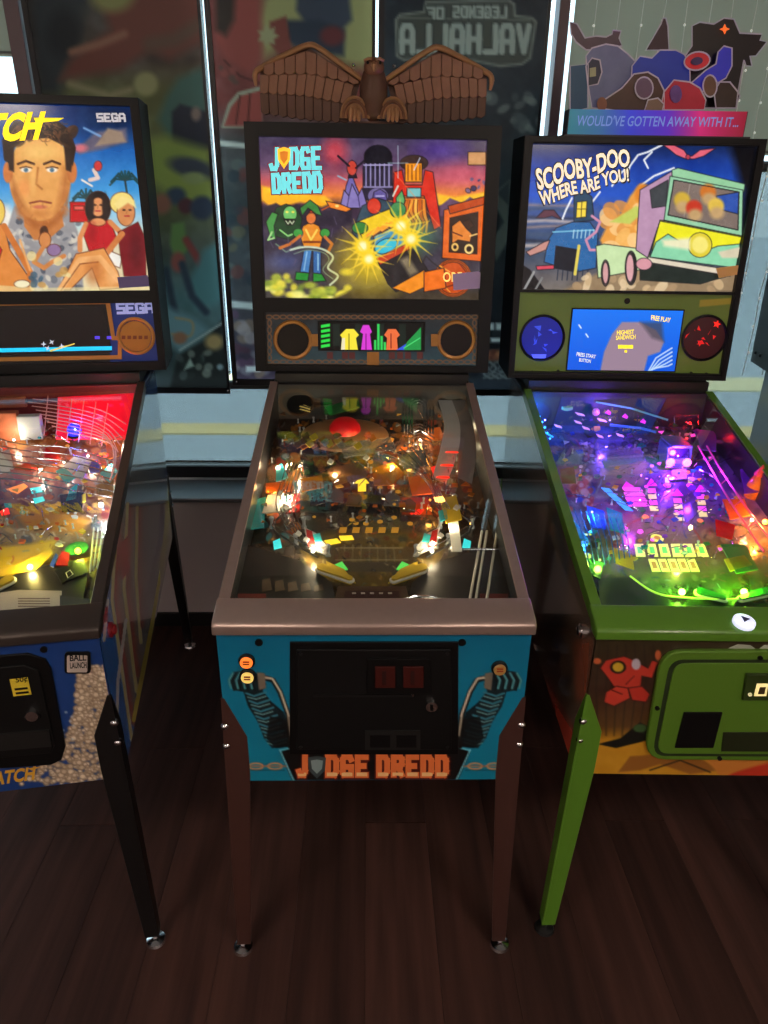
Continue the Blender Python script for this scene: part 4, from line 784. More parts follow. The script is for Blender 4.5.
# palms
for cx, cy, n in ((125, 180, 9), (86, 198, 7)):
    for k in range(n):
        t = PI+k*PI/(n-1); p.line([(cx, cy), (cx+9*math.cos(t), cy+8*math.sin(t)-1), (cx+15*math.cos(t), cy+9*math.sin(t)+5)], 2, (20, 66, 70))
    p.line([(cx, cy), (cx+5, cy+34)], 2, (40, 60, 60))
# plain portrait of a dark haired man
p.poly([(8, 226), (14, 206), (68, 206), (78, 232), (84, 292), (-8, 292)], (150, 148, 150), soft=1); p.blobs(90, -2, 80, 220, 290, 1.5, 4, [(190, 186, 180), (100, 104, 112), (70, 76, 88), (214, 206, 190)], 41, .8)
p.poly([(24, 205), (60, 205), (64, 226), (48, 240), (34, 240), (24, 226)], (196, 120, 60)); p.ell(40, 176, 31, 45, (228, 160, 84)); p.poly([(13, 190), (22, 210), (38, 222), (52, 220), (64, 206), (69, 184), (66, 214), (50, 228), (34, 228), (18, 214)], (176, 100, 44), soft=3)
p.ell(72, 172, 5, 11, (206, 120, 60)); p.ell(8, 172, 5, 11, (206, 120, 60)); p.poly([(4, 160), (2, 140), (12, 124), (30, 116), (54, 118), (70, 130), (76, 148), (73, 166), (66, 158), (64, 146), (48, 138), (26, 140), (14, 148), (10, 164)], (44, 28, 20)); p.blobs(24, 6, 74, 120, 144, 3, 7, [(60, 38, 26), (34, 20, 16), (90, 56, 34)], 42, .9, .6)
p.ell(40, 152, 20, 9, (245, 196, 110), soft=6, al=.8)
for x in (26, 52): p.line([(x-8, 164), (x, 161), (x+8, 164)], 2.4, (70, 40, 22)); p.ell(x, 170, 5.5, 2.4, (240, 226, 206)); p.ell(x, 170, 2.2, 2.2, (70, 110, 130)); p.line([(x-6, 168), (x, 166.6), (x+6, 168)], 1, (60, 34, 20))
p.line([(38, 168), (36, 184), (42, 189)], 1.6, (170, 96, 40), soft=1); p.line([(30, 203), (40, 201), (51, 203)], 2, (140, 66, 40)); p.ell(40, 207, 7, 2, (206, 110, 80)); p.ell(24, 188, 6, 8, (240, 150, 80), soft=3, al=.6)
p.poly([(12, 176), (20, 196), (30, 214), (22, 208), (12, 192)], (170, 96, 44), soft=3, al=.8); p.poly([(64, 168), (70, 172), (66, 200), (56, 214), (60, 194)], (178, 100, 46), soft=4, al=.8); p.ell(39, 214, 12, 4, (206, 130, 64), soft=3); p.scrib(40, 12, 70, 122, 138, [(96, 62, 38), (24, 14, 12), (130, 86, 50)], 211, ln=(5, 12)); p.scrib(16, 16, 66, 206, 222, [(170, 96, 46), (206, 130, 70)], 212, al=.4, wd=(1, 2)); p.ell(33, 180, 3, 12, (246, 190, 110), soft=2, al=.6)
p.poly([(7, 150), (14, 146), (14, 172), (9, 170)], (44, 28, 20), soft=1); p.poly([(64, 146), (74, 150), (71, 172), (66, 170)], (44, 28, 20), soft=1)
# beach figures
p.ink = (90, 44, 26)
p.poly([(-60, 226), (-14, 216), (4, 226), (10, 250), (28, 276), (30, 292), (-60, 292)], (220, 134, 60)); p.poly([(-60, 240), (-10, 232), (2, 250), (-4, 270), (-60, 268)], (200, 30, 36)); p.ell(-4, 212, 9, 14, (236, 200, 90)); p.line([(4, 226), (18, 250), (30, 272), (30, 290)], 6, (206, 116, 50))
p.poly(rect(70, 202, 88, 222), (196, 24, 30)); p.poly(rect(74, 206, 84, 210), (236, 90, 80))
p.ell(98, 208, 13, 17, (26, 18, 18)); p.ell(98, 207, 7.5, 9.5, (226, 150, 96)); p.poly([(86, 222), (110, 220), (116, 236), (112, 254), (90, 254), (84, 236)], (190, 24, 34)); p.line([(86, 224), (80, 238), (80, 250)], 5, (216, 136, 80)); p.line([(110, 222), (122, 234)], 5, (216, 136, 80)); p.ell(98, 222, 8, 4, (226, 150, 96)); p.poly([(108, 250), (122, 256), (120, 268), (104, 262)], (240, 236, 226))
p.ell(122, 203, 12, 11, (240, 214, 120)); p.ell(126, 213, 9, 13, (214, 140, 84)); p.poly([(118, 232), (138, 222), (146, 240), (146, 278), (124, 276), (120, 252)], (120, 20, 30)); p.line([(122, 234), (106, 254), (78, 256)], 6, (206, 124, 66))
p.poly([(76, 254), (104, 248), (118, 272), (122, 288), (100, 290), (92, 268), (70, 290), (58, 290)], (226, 150, 80)); p.line([(60, 290), (80, 260), (100, 258), (118, 280)], 6, (240, 176, 110)); p.line([(60, 292), (80, 264), (98, 262)], 1, (120, 60, 30))
p.ell(44, 232, 4, 6, (70, 40, 24)); p.ell(45, 240, 6, 8, (206, 130, 70)); p.line([(44, 246), (34, 262), (44, 268), (52, 262), (64, 256)], 4.5, (206, 130, 70)); p.ell(54, 250, 7, 6, (140, 110, 150)); p.blobs(14, 30, 70, 256, 288, 2, 5, [(236, 214, 150), (190, 140, 70), (60, 90, 110)], 43, .8)
p.line([(94, 170), (98, 178), (90, 180)], 4, (226, 200, 190)); p.ell(98, 166, 4, 5, (206, 60, 60)); p.line([(82, 180), (92, 186)], 2, (230, 220, 210)); p.ell(22, 284, 8, 4, (240, 230, 190)); p.poly([(-60, 292), (-20, 284), (40, 288), (150, 286), (150, 294), (-60, 294)], (236, 220, 160), al=.6)
p.ink = None
for x, y in ((98, 206), (127, 211)):
    for sx in (-3, 3): p.ell(x+sx, y-1, 1.5, .9, (40, 24, 20))
    p.line([(x-2.2, y+5), (x+2.2, y+5)], 1.3, (176, 40, 50)); p.line([(x, y), (x-.6, y+2.4)], .7, (170, 100, 60))
p.ell(91, 206, 3, 12, (40, 26, 24), soft=1); p.ell(105, 206, 3, 12, (40, 26, 24), soft=1); p.poly([(114, 204), (122, 196), (134, 200), (136, 208), (128, 203), (118, 210)], (246, 222, 140), soft=1); p.ell(92, 232, 4, 8, (150, 14, 26), soft=3, al=.7); p.ell(136, 250, 6, 16, (84, 12, 22), soft=4, al=.8); p.ell(94, 272, 8, 12, (190, 110, 54), soft=4, al=.7); p.ell(112, 276, 5, 10, (240, 180, 120), soft=3, al=.7); p.line([(20, 240), (30, 270)], 2, (240, 170, 100), soft=1)
p.noise(10, 7, 35)
bgm = p.build('backglass', P_BG, R)
E_y2 = glow('yellow_letter', (255, 226, 20), 1.0); E_w2 = glow('silver_letter', (200, 198, 205), .6)
font_text(L.BG, 'BAYWATCH', [(-104, 117), (46, 111), (38, 140), (-114, 148)], E_y2, bgm, .0010, bold=.05)
mb = MB(); L.BG.prism(mb, [(34, 118), (64, 118), (58, 121), (36, 123)], .0006, .0014); mb.build('letter_stroke', E_y2, bgm)
block_text(L.BG, 'SEGA', [(97, 114), (124, 114), (125, 121), (98, 121)], 2.2, E_w2, bgm, .0008, gap=.5)
mb = MB(); L.BG.prism(mb, [(118, 277), (148, 275), (152, 286), (120, 288)], .013, .0134); mb.build('sticker', mat('violet_sticker', (96, 84, 130), .6, emit=.08), bgm)
p = Paint(L.BG, h2[0]-.004, h2[1]+.004, h2[2]-.004, h2[3]+.004, .0022, (22, 22, 26)); p.poly(rect(110, 296, 170, 370), (22, 50, 130)); p.noise(4, 12, 3)
sp_o = p.build('speaker_panel', P_PANEL, R)
m_gl = mat('gold_edging', (186, 134, 66), .4, .3)
for pts in ([(-200, 305), (110, 301), (115, 336), (121, 336), (121, 340), (112, 340), (106, 304), (-200, 309)], [(-200, 361), (118, 355), (118, 342), (122, 342), (122, 359), (-200, 365)]):
    mb = MB(); L.BG.prism(mb, pts, .0006, .004); mb.build('gold_edging', m_gl, sp_o)
o = L.BG.px(136, 336); MB().lathe([(.056, 0), (.056, .004), (.051, .006), (.047, .004), (.047, 0)], o, L.BG.n, 32).build('gold_ring', m_gl, sp_o, True); MB().lathe([(.044, 0), (.044, .003), (.001, .0035)], o, L.BG.n, 32).build('gold_disc', mat('gold_disc', (176, 124, 50), .45, .2, noise=.1), sp_o)
for k in range(5): mb = MB(); L.BG.prism(mb, rect(122+k*5.6, 335.5, 125.6+k*5.6, 339), .0036, .0042); mb.build('disc_print', mat('disc_ink', (120, 60, 26), .5), sp_o)
E_p = glow('pale_blue_letter', (150, 160, 215), .55); block_text(L.BG, 'SEGA', [(117, 304), (152, 303), (153, 312), (118, 313)], 2.8, E_p, sp_o, .001, gap=.45)
mb = MB(); L.BG.prism(mb, [(-200, 312), (104, 308), (112, 352), (-200, 358)], .0004, .003); mb.build('display_window', mat('smoked_display', (30, 28, 30), .2), sp_o)
mb = MB(); L.BG.prism(mb, [(-200, 352), (112, 346), (112, 350), (-200, 356)], .0032, .0036); mb.build('display_light_bar', glow('display_cyan', (20, 190, 235), .9), sp_o)
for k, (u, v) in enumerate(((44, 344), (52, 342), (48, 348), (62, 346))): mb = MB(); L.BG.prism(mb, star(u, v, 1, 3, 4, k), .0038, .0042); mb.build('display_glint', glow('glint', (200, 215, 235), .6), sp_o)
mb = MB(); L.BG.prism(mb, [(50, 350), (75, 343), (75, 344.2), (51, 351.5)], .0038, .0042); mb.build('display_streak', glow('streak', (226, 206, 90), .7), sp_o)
for u in (95, 107): mb = MB(); L.BG.prism(mb, rect(u, 336, u+5, 339), .0032, .0036); mb.build('display_dot', glow('violet_dot', (80, 60, 220), .7), sp_o)
# front art
p = Paint(L.FP, .001, 2*L.W2-.001, .001, L.FH-.001, .0026, (26, 62, 128)); p.noise(5, 30, 3)
g = random.Random(77); edge = [(640, 84, 90), (668, 80, 95), (690, 76, 104), (712, 76, 104), (735, 66, 106), (752, 54, 108), (768, 40, 109), (782, 16, 110)]
for k in range(900):
    v = g.uniform(666, 784); lo = np.interp(v, [e[0] for e in edge], [e[1] for e in edge]); u = g.uniform(lo, 116); r = g.uniform(1.6, 3.4); p.ell(u, v, r, r*.85, g.choice([(222, 204, 178), (206, 186, 158), (236, 220, 196)])); p.line(oval(u, v, r, r*.85, 8), .55, (96, 70, 52), al=.7, closed=True)
for k in range(7): p.ell(66+g.uniform(-4, 8), 712+k*4.5, 1.2, 1, (200, 205, 210))
fa = p.build('front_art', P_GLOSS, R, h=.0006)
font_text(L.FP, 'BAYWATCH', [(-48, 778), (36, 766), (34, 780), (-50, 792)], mat('mustard_letter', (214, 160, 40), .5), fa, .001, bold=.04); mb = MB(); L.FP.prism(mb, [(28, 768), (42, 766), (32, 770)], .0008, .0014); mb.build('letter_stroke', MATS['mustard_letter'], fa)
def rrect(x0, y0, x1, y1, r, n=5):
    out = []
    for cx, cy, a0 in ((x1-r, y0+r, -PI/2), (x1-r, y1-r, 0), (x0+r, y1-r, PI/2), (x0+r, y0+r, PI)):
        out += [(cx+r*math.cos(a0+k*PI/2/n), cy+r*math.sin(a0+k*PI/2/n)) for k in range(n+1)]
    return out
mb = MB(); L.FP.prism(mb, [(-110, 664), (28, 652), (46, 658), (52, 668), (66, 745), (62, 758), (52, 763), (-100, 774)], 0, .006); cdo = mb.build('coin_door', m_satin, R, bevel=.0015)
mb = MB(); L.FP.prism(mb, [(-100, 674), (26, 662), (40, 668), (56, 742), (52, 750), (-92, 764)], .006, .010); mb.build('door_panel', MATS['door_black'], cdo, bevel=.002)
mb = MB(); L.FP.prism(mb, [(-20, 732), (50, 726), (53, 742), (-18, 748)], .010, .014); mb.build('return_plate', MATS['plate_dark'], cdo)
mb = MB(); L.FP.prism(mb, [(11, 676), (29, 674), (33, 691), (15, 693)], .0102, .0108); so = mb.build('price_sticker', mat('yellow_sticker', (216, 190, 50), .6), cdo)
font_text(L.FP, '50¢', [(15, 677.5), (27, 676), (28, 682.5), (16, 684)], m_satin, cdo, .0112, bold=.02)
for k in range(2): mb = MB(); L.FP.prism(mb, [(16+k, 685+k*4), (29+k, 683.5+k*4), (29.4+k, 685.6+k*4), (16.4+k, 687+k*4)], .0109, .0112); mb.build('sticker_print', m_satin, cdo)
L.FP.disc(mb := MB(), 34, 711, .012, .010, .018, 16); mb.build('lock', m_chrome, cdo, True); mb = MB(); L.FP.prism(mb, [(26, 713), (41, 711.5), (41, 714), (26, 715)], .010, .014); mb.build('lock_lever', MATS['plate_dark'], cdo)
mb = MB(); L.FP.prism(mb, rrect(65, 651, 91, 672, 3), .0006, .006); bo = mb.build('launch_button', m_satin, R, bevel=.001); mb = MB(); L.FP.prism(mb, rrect(68, 653.5, 88, 669.5, 1), .006, .0095); mb.build('button_cap', mat('cream_button', (190, 176, 166), .5), bo)
for t, q in (('BALL', [(69.5, 655), (86, 654.2), (86.3, 660.6), (69.8, 661.4)]), ('LAUNCH', [(69.8, 662.6), (86.4, 661.9), (86.8, 668), (70.2, 668.7)])): font_text(L.FP, t, q, m_satin, bo, .0098, bold=.03)
L.FP.disc(mb := MB(), 44, 649, .007, .0006, .003, 12); mb.build('front_bolt', m_satin, R, True)
# right side decal
LS = Panel(L.F, (L.W2+.0008, 0, L.c['zr']-.014), (0, 1, 0), (0, 0, -1)); LS.n = np.array([1.0, 0, 0])
def side_mask(p, M, sgn):
    """drop the corner of the sheet above the sloping rail"""
    c = M.c; z = p.pts[..., 2]; y = p.pts[..., 1]; lim = np.where(y < c['yr'], c['zl']+.012+(c['zr']-.022-c['zl']-.012)*y/c['yr'], c['zr']-.02); p.pts[..., 2] = np.minimum(z, lim); p.U, p.V = p.P.F.proj(p.pts)
p = Paint(LS, .004, 1.245, .01, L.c['zr']-L.c['zb']-.016, .005, (44, 92, 160)); side_mask(p, L, 1)
p.poly([(60, 440), (180, 440), (180, 520), (168, 560), (140, 700), (120, 640), (108, 560)], (112, 116, 120), soft=2)
for k in range(9):
    t = k/8; p.line([(118+t*26, 500+t*10), (112+t*32, 600-t*30), (132+t*12, 740-t*130)], 3.5, [(196, 178, 130), (150, 70, 60), (120, 116, 110)][k % 3], soft=.8)
p.line([(170, 480), (166, 540), (152, 625), (134, 720)], 5, (190, 170, 80), soft=1); p.line([(166, 470), (160, 540), (148, 600)], 4, (60, 66, 100), soft=1); p.poly([(120, 545), (128, 535), (130, 570), (122, 580)], (170, 50, 50)); p.line([(126, 620), (118, 680), (116, 760)], 3, (206, 206, 210)); p.line([(108, 600), (104, 640)], 3, (206, 206, 210)); p.poly([(100, 610), (108, 606), (108, 622), (101, 624)], (150, 40, 60))
p.C = np.clip(p.C*1.35+8, 0, 255); p.build('side_art', P_SIDE, R, h=0)
# playfield
p = Paint(L.PF, 0, L.PWd, 0, L.PL, .0034, (150, 100, 70)); p.vgrad([(380, (120, 40, 40)), (440, (150, 90, 70)), (480, (160, 90, 70)), (520, (140, 110, 90)), (560, (150, 120, 60)), (600, (90, 70, 50))]).noise(50, 30, 51).noise(30, 8, 52)
p.blobs(120, -150, 110, 430, 590, 2, 7, [(190, 120, 60), (214, 160, 90), (120, 60, 50), (90, 110, 130), (206, 190, 160), (150, 50, 50), (60, 70, 90)], 53, .7); p.poly([(10, 510), (50, 505), (90, 520), (80, 535), (30, 530)], (206, 140, 60), soft=3); p.poly([(-120, 555), (20, 545), (56, 540), (50, 560), (0, 575), (-120, 590)], (236, 196, 40), soft=2)
p.scrib(420, -120, 130, 400, 600, [(50, 34, 30), (236, 200, 140), (190, 90, 60), (110, 150, 170), (240, 230, 210), (120, 60, 50)], 302, ln=(2, 9)); p.build('playfield_print', P_PF, L.pf, h=.0003)
mb = MB(); a = [L.at(u, v, h) for u, v, h in ((58, 398, .09), (134, 394, .09), (126, 440, .02), (56, 440, .02))]; mb.prism(a, L.PF.n*.003); mb.build('red_back_panel', glow('red_panel', (255, 20, 50), .6), L.pf)
for k in range(9): L.wire(smooth_curve([(24+k*4, 398+k*4, .07), (60+k*6, 402+k*5, .08), (100+k*2, 410+k*6, .07), (126-k*2, 424+k*7, .05)], 4), .0016, mat('rose_wire', (240, 170, 160), .3, .3, emit=.15))
for k in range(7): L.wire(smooth_curve([(-30, 430+k*8, .05), (20, 444+k*6, .06), (70, 448+k*7, .05), (115, 462+k*6, .04)], 4), .0018)
for k in range(6): L.wire([(48+k*12, 396+k*1.5, .09), (44+k*11.5, 436+k*2, .03)], .0014, MATS['rose_wire'], 'wire_form')
m_org = mat('terracotta_toy', (196, 106, 70), .5, noise=.1)
def toybox(M, u, v, wpx, h0, dz, dy, m, name):
    o = M.at(u, v, h0); k = np.linalg.norm(M.at(u+wpx, v, h0)-M.at(u, v, h0)); return MB().box(o[0]-k/2, o[0]+k/2, o[1], o[1]+dy, o[2], o[2]+dz).build(name, m, M.pf, bevel=.002)
toybox(L, 3, 442, 36, .0, .085, .03, m_org, 'toy_tower'); toybox(L, 6, 408, 40, .055, .03, .03, m_org, 'toy_tower_top'); toybox(L, 8, 424, 8, .02, .02, -.002, m_satin, 'toy_window')
toybox(L, 32, 440, 22, .01, .07, .03, mat('white_toy', (206, 206, 200), .5), 'toy_hut'); toybox(L, 30, 430, 20, .03, .012, -.004, PL['teal'], 'toy_awning')
o = L.at(75, 433, .03); MB().lathe([(.020, 0), (.020, .012), (.015, .024), (.006, .030), (.001, .031)], o, L.PF.n, 18).build('blue_beacon', glow('blue_beacon', (30, 40, 255), 1.6), L.pf, True); MB().lathe([(.024, -.012), (.024, 0)], o, L.PF.n, 18).build('beacon_base', m_satin, L.pf)
L.bulb(75, 430, .055, .003, GWc, 1.2, (60, 90, 255)); L.bulb(100, 420, .05, .003, GR, 3.0, (255, 30, 40)); L.bulb(-10, 400, .07, .003, GR, 2.0, (255, 60, 50))
for pts, mm in (([(62, 468), (76, 456), (86, 458), (72, 474)], 'white'), ([(74, 476), (86, 458), (92, 462), (82, 480)], 'white'), ([(56, 472), (64, 468), (76, 478), (66, 484)], 'cyan'), ([(100, 474), (112, 464), (118, 472), (110, 484)], 'cyan'), ([(46, 448), (60, 446), (60, 462), (44, 460)], 'red'), ([(88, 464), (98, 460), (100, 472), (90, 474)], 'blue'), ([(96, 486), (114, 480), (112, 496), (98, 500)], 'brown'), ([(70, 490), (78, 484), (76, 500), (66, 502)], 'cyan'), ([(82, 496), (86, 494), (86, 502), (82, 503)], 'yellow'), ([(60, 496), (84, 492), (82, 512), (62, 512)], 'dark'), ([(-10, 456), (10, 450), (14, 470), (-6, 476)], 'white'), ([(10, 470), (30, 462), (34, 478), (16, 484)], 'red'), ([(-30, 480), (0, 474), (2, 492), (-28, 498)], 'brown'), ([(106, 446), (124, 440), (120, 456), (108, 460)], 'orange')): L.plastic(pts, .03, PL[mm])
for pts, mm in (([(18, 475), (28, 472), (30, 477), (22, 479)], GO), ([(6, 490), (24, 484), (28, 487), (18, 494)], GO), ([(30, 489), (42, 487), (44, 492), (32, 494)], GC), ([(33, 499), (43, 497), (45, 501), (35, 504)], GC), ([(20, 478), (28, 476), (29, 481), (22, 482)], GWi), ([(48, 506), (56, 504), (58, 508), (50, 510)], GYd), ([(0, 512), (8, 508), (10, 514), (2, 516)], GR)): L.insert(pts, mm)
L.bulb(101, 505, .03, .006, GWc, 2.5, (240, 245, 255)); L.bulb(78, 551, .02, .007, glow('lime_bulb', (230, 255, 60), 8), 1.2, (220, 240, 70)); L.bulb(30, 567, .02, .006, GW, 1.6, (255, 220, 120))
for u, v in ((64, 462), (88, 456), (40, 470), (110, 470), (14, 440), (118, 430), (-20, 470), (-40, 520)): L.bulb(u, v, .02, .003, GW, .8, (255, 235, 205))
L.disc(78, 553, .026, PL['green'], 'round_plastic', .012, .014); L.plastic([(-60, 576), (18, 566), (50, 548), (53, 554), (36, 571), (-60, 588)], .014, PL['yellow'], name='slingshot_plastic'); L.plastic([(56, 566), (62, 552), (70, 554), (68, 566)], .016, PL['red']); L.plastic([(50, 566), (56, 554), (58, 556), (54, 568)], .017, PL['blue'])
for k in range(4): L.wire([(94+k*4.5, 528, .02), (90+k*3.6, 572-k*2, .02)], .0022, mat('ivory_rail', (226, 220, 200), .4), 'lane_rail')
for k in range(6): L.wire([(92, 532+k*7, .02), (106, 530+k*7, .02)], .0016, m_wire, 'lane_rung')
L.clutter((.3, .08, .97, .76), 330, 61, [PL['white'], PL['amber'], PL['cyan'], PL['red'], PL['clear'], PL['orange'], GYd, PL['yellow']])
L.plastic([(-120, 592), (8, 578), (50, 566), (84, 560), (88, 574), (84, 600), (-120, 640)], .012, m_ap, .004, 'apron_wing'); L.plastic([(55, 572), (82, 562), (86, 574), (62, 584)], .0165, m_satin, .003, 'apron_block'); L.wire([(66, 573, .021), (70, 570, .021), (73, 574, .021), (68, 578, .021)], .0012, m_rubber, 'diamond_mark', closed=True)
L.plastic([(-80, 604), (20, 590), (62, 591), (60, 610), (-80, 628)], .018, mat('paper_card', (206, 190, 188), .7, noise=.05), .0006, 'apron_card'); L.plastic([(60, 596), (96, 600), (96, 606), (60, 612)], .017, PL['grey'], .002, 'apron_plate')
for k in range(4): L.plastic([(18, 598+k*2.6), (50, 598+k*2.6), (50, 599+k*2.6), (18, 599+k*2.6)], .0187, mat('card_ink', (120, 96, 100), .6), .0002, 'card_line')
L.flipper(10, 584, -20, 600, PL['yellow'], m_rubber)
# ============================ right machine
m_green = mat('lime_green_trim', (88, 134, 40), .34, noise=.06, coat=.4)
m_gdoor = mat('green_powder_coat', (84, 122, 34), .45, noise=.05, bump=.15, nscale=250)
CR = dict(key='right', pos=(.7537, .0456, -.0252), W=.592, zl=.868, zb=.500, yr=.985, zr=1.132, Wb=.695, zbb=1.158, zbt=1.846, ybb=1.017, ybt=1.073, splay=.030,
          side=(30, 26, 22), front=(60, 46, 34), trim=m_green, leg=m_green, foot=m_black, pfq=[(530, 388), (711, 388), (800, 608), (600, 608)], backboard=(20, 18, 40), gain=.68, head=(16, 16, 20))
G = Machine('pinball_machine', 'right pinball machine with lime green trim and legs and a cartoon van backglass', CR); R = G.root
h1 = (.024, 2*G.b-.022, G.BG.ab(630, 144)[1], G.BG.ab(630, 290.5)[1]); h2 = (.016, 2*G.b-.016, G.BG.ab(630, 293.5)[1], G.BG.ab(630, 375)[1])
G.head_frame([h1, h2], m_satin)
p = Paint(G.BG, h1[0]-.004, h1[1]+.004, h1[2]-.004, h1[3]+.004, .0021); p.vgrad([(140, (14, 30, 66)), (165, (22, 58, 150)), (195, (30, 84, 196)), (215, (60, 84, 140)), (245, (44, 70, 104)), (275, (96, 92, 96)), (292, (120, 112, 104))]).noise(10, 18, 71)
p.poly([(728, 140), (760, 140), (760, 292), (722, 292), (738, 240), (742, 190)], (12, 12, 18), soft=6)
for k in range(9):
    g = random.Random(k); yy = 204+k*6; p.line([(518, yy), (545, yy+g.uniform(-3, 3)), (575, yy+g.uniform(-3, 3))], g.uniform(2, 5), [(150, 128, 124), (60, 80, 110), (36, 44, 62), (206, 186, 176)][k % 4], al=.75, soft=1.5)
# lightning
for pts in ([(662, 145), (648, 152), (638, 155), (630, 166), (622, 172), (612, 186)], [(652, 152), (644, 160), (648, 168)], [(630, 166), (626, 178), (616, 182)], [(572, 198), (566, 210), (562, 220)], [(600, 192), (590, 205)], [(640, 186), (654, 176), (674, 168)]): p.line(pts, 1.8, (232, 236, 244))
# old house with a lit window
p.ink = (16, 18, 30)
p.poly([(574, 196), (584, 190), (592, 197), (594, 220), (574, 222)], (36, 70, 96)); p.poly([(577, 202), (587, 201), (586, 217), (576, 218)], (246, 216, 70)); p.line([(582, 201), (581, 218)], .8, (70, 60, 20)); p.line([(577, 209), (587, 209)], .8, (70, 60, 20))
p.poly([(548, 240), (556, 228), (572, 222), (590, 222), (598, 234), (596, 268), (576, 272), (544, 262)], (38, 100, 160)); p.poly([(556, 246), (580, 250), (576, 272), (554, 268)], (16, 22, 34)); p.line([(579, 246), (575, 274)], 3, (226, 206, 90)); p.line([(553, 232), (594, 230)], 1.4, (120, 190, 220))
for k in range(6): p.line([(574+k*4, 230), (573+k*4, 238)], 1, (170, 210, 226))
for k in range(7): p.line([(558+k*5, 270), (557+k*5, 280)], 1, (26, 40, 60))
p.poly([(518, 262), (530, 270), (546, 292), (518, 292)], (20, 20, 24)); p.line([(524, 290), (534, 272)], 2.4, (150, 150, 150)); p.line([(534, 292), (542, 278)], 2, (130, 130, 130)); p.poly([(536, 266), (554, 265), (554, 269), (537, 270)], (214, 70, 90)); p.poly([(526, 252), (544, 242), (550, 240), (546, 250), (530, 256)], (196, 140, 130)); p.poly([(536, 218), (544, 210), (554, 210), (562, 220), (552, 216), (544, 218)], (90, 50, 66))
# pink bat
p.poly([(663, 145), (674, 145), (684, 150), (688, 156), (692, 156), (700, 150), (716, 148), (704, 156), (694, 159), (686, 159), (676, 155), (670, 150)], (226, 100, 120)); p.ell(688, 157, 2.2, 2.6, (180, 60, 80))
# dirt road and dust
p.ink = None
p.poly([(576, 284), (620, 262), (740, 272), (740, 292), (560, 292)], (150, 126, 96), soft=2); p.blobs(22, 575, 735, 276, 292, 4, 9, [(206, 176, 134), (176, 146, 110), (226, 200, 160)], 72, .85, .6)
# orange dust plume
p.poly([(606, 254), (600, 240), (608, 224), (622, 212), (630, 196), (640, 184), (650, 186), (650, 206), (656, 226), (650, 246), (632, 256)], (236, 160, 70), soft=1.5); p.blobs(16, 606, 648, 204, 252, 5, 11, [(246, 186, 100), (226, 146, 66), (250, 206, 140)], 73, .8); p.ell(643, 194, 8, 10, (222, 130, 40), soft=2); p.line([(600, 250), (590, 250), (586, 240), (596, 232), (600, 222), (592, 216)], 2.6, (206, 140, 170)); p.poly([(610, 222), (636, 206), (646, 210), (630, 224)], (196, 206, 96), soft=1)
# plain boxy van
p.ink = (24, 26, 30)
p.poly([(596, 246), (604, 244), (650, 250), (650, 268), (598, 278)], (200, 226, 170)); p.poly([(640, 190), (674, 170), (672, 216), (660, 222), (648, 258), (636, 250)], (186, 146, 176)); p.poly([(650, 190), (668, 180), (666, 206), (652, 208)], (66, 70, 74))
p.poly([(672, 170), (678, 168), (745, 184), (744, 192), (672, 177)], (150, 206, 160)); p.poly([(670, 176), (743, 190), (742, 236), (664, 220)], (150, 206, 166)); p.poly([(674, 180), (739, 192), (738, 230), (668, 215)], (128, 112, 104)); p.poly([(716, 196), (739, 192), (738, 214), (722, 210)], (50, 84, 170)); p.line([(690, 184), (684, 216)], 1, (160, 146, 136)); 
for cx, cy, c1 in ((682, 200, (206, 170, 60)), (708, 192, (206, 116, 44)), (694, 208, (200, 60, 40)), (716, 206, (226, 190, 80))): p.ell(cx, cy, 8, 8, c1, soft=1.5); p.ell(cx+1, cy+7, 7, 6, (196, 160, 110), soft=2)
p.poly([(660, 220), (742, 236), (738, 250), (700, 262), (652, 250)], (240, 234, 40)); p.poly([(656, 242), (668, 234), (684, 244), (702, 252), (718, 246), (740, 244), (736, 268), (650, 257)], (140, 214, 170)); p.ell(700, 245, 12, 12.5, (226, 206, 60)); p.ell(700, 245, 8, 8.5, (246, 232, 120), soft=1); p.poly([(662, 240), (690, 238), (690, 250), (664, 246)], (236, 232, 190), soft=2); p.poly([(718, 252), (744, 246), (744, 258), (722, 258)], (216, 206, 176), soft=1)
p.poly([(648, 257), (732, 270), (730, 276), (647, 262)], (226, 214, 190)); p.poly([(640, 262), (728, 276), (700, 284), (640, 280)], (34, 44, 40)); p.ell(605.5, 273, 4.4, 13, (36, 34, 36)); p.ell(605.5, 273, 3, 11, (214, 160, 160)); p.ell(631, 268, 6, 17, (36, 34, 36)); p.ell(630, 268, 4, 14, (220, 166, 170)); p.ell(644, 264, 8, 6, (214, 150, 160)); p.line([(648, 257), (660, 221), (742, 237)], 1, (40, 40, 40)); p.line([(668, 215), (674, 180), (739, 192), (738, 230)], 1, (40, 40, 40), closed=True)
p.noise(9, 7, 75)
bgm = p.build('backglass', P_BG, R)
E_cr = glow('cream_letter_lit', (240, 224, 190), .9); E_nv = glow('navy_outline', (12, 18, 40), .15)
for t, q, bd in (('SCOOBY-DOO', [(535, 168), (629, 147), (630, 165), (538, 190)], .02), ('WHERE ARE YOU!', [(538, 191), (628, 167), (629, 180), (541, 205)], .015)):
    q3 = [(q[0][0]-1.5, q[0][1]-1), (q[1][0]+1.5, q[1][1]-1), (q[2][0]+1.5, q[2][1]+1.5), (q[3][0]-1.5, q[3][1]+1.5)]; font_text(G.BG, t, q3, E_nv, bgm, .0006, 'letter_outline', bold=bd+.055, wob=.09); font_text(G.BG, t, q, E_cr, bgm, .0012, bold=bd+.012, wob=.09)
mb = MB(); G.BG.prism(mb, [(714, 268), (738, 265), (743, 273), (717, 278)], .013, .0134); mb.build('sticker', mat('tan_sticker', (190, 140, 76), .6, emit=.2), bgm)
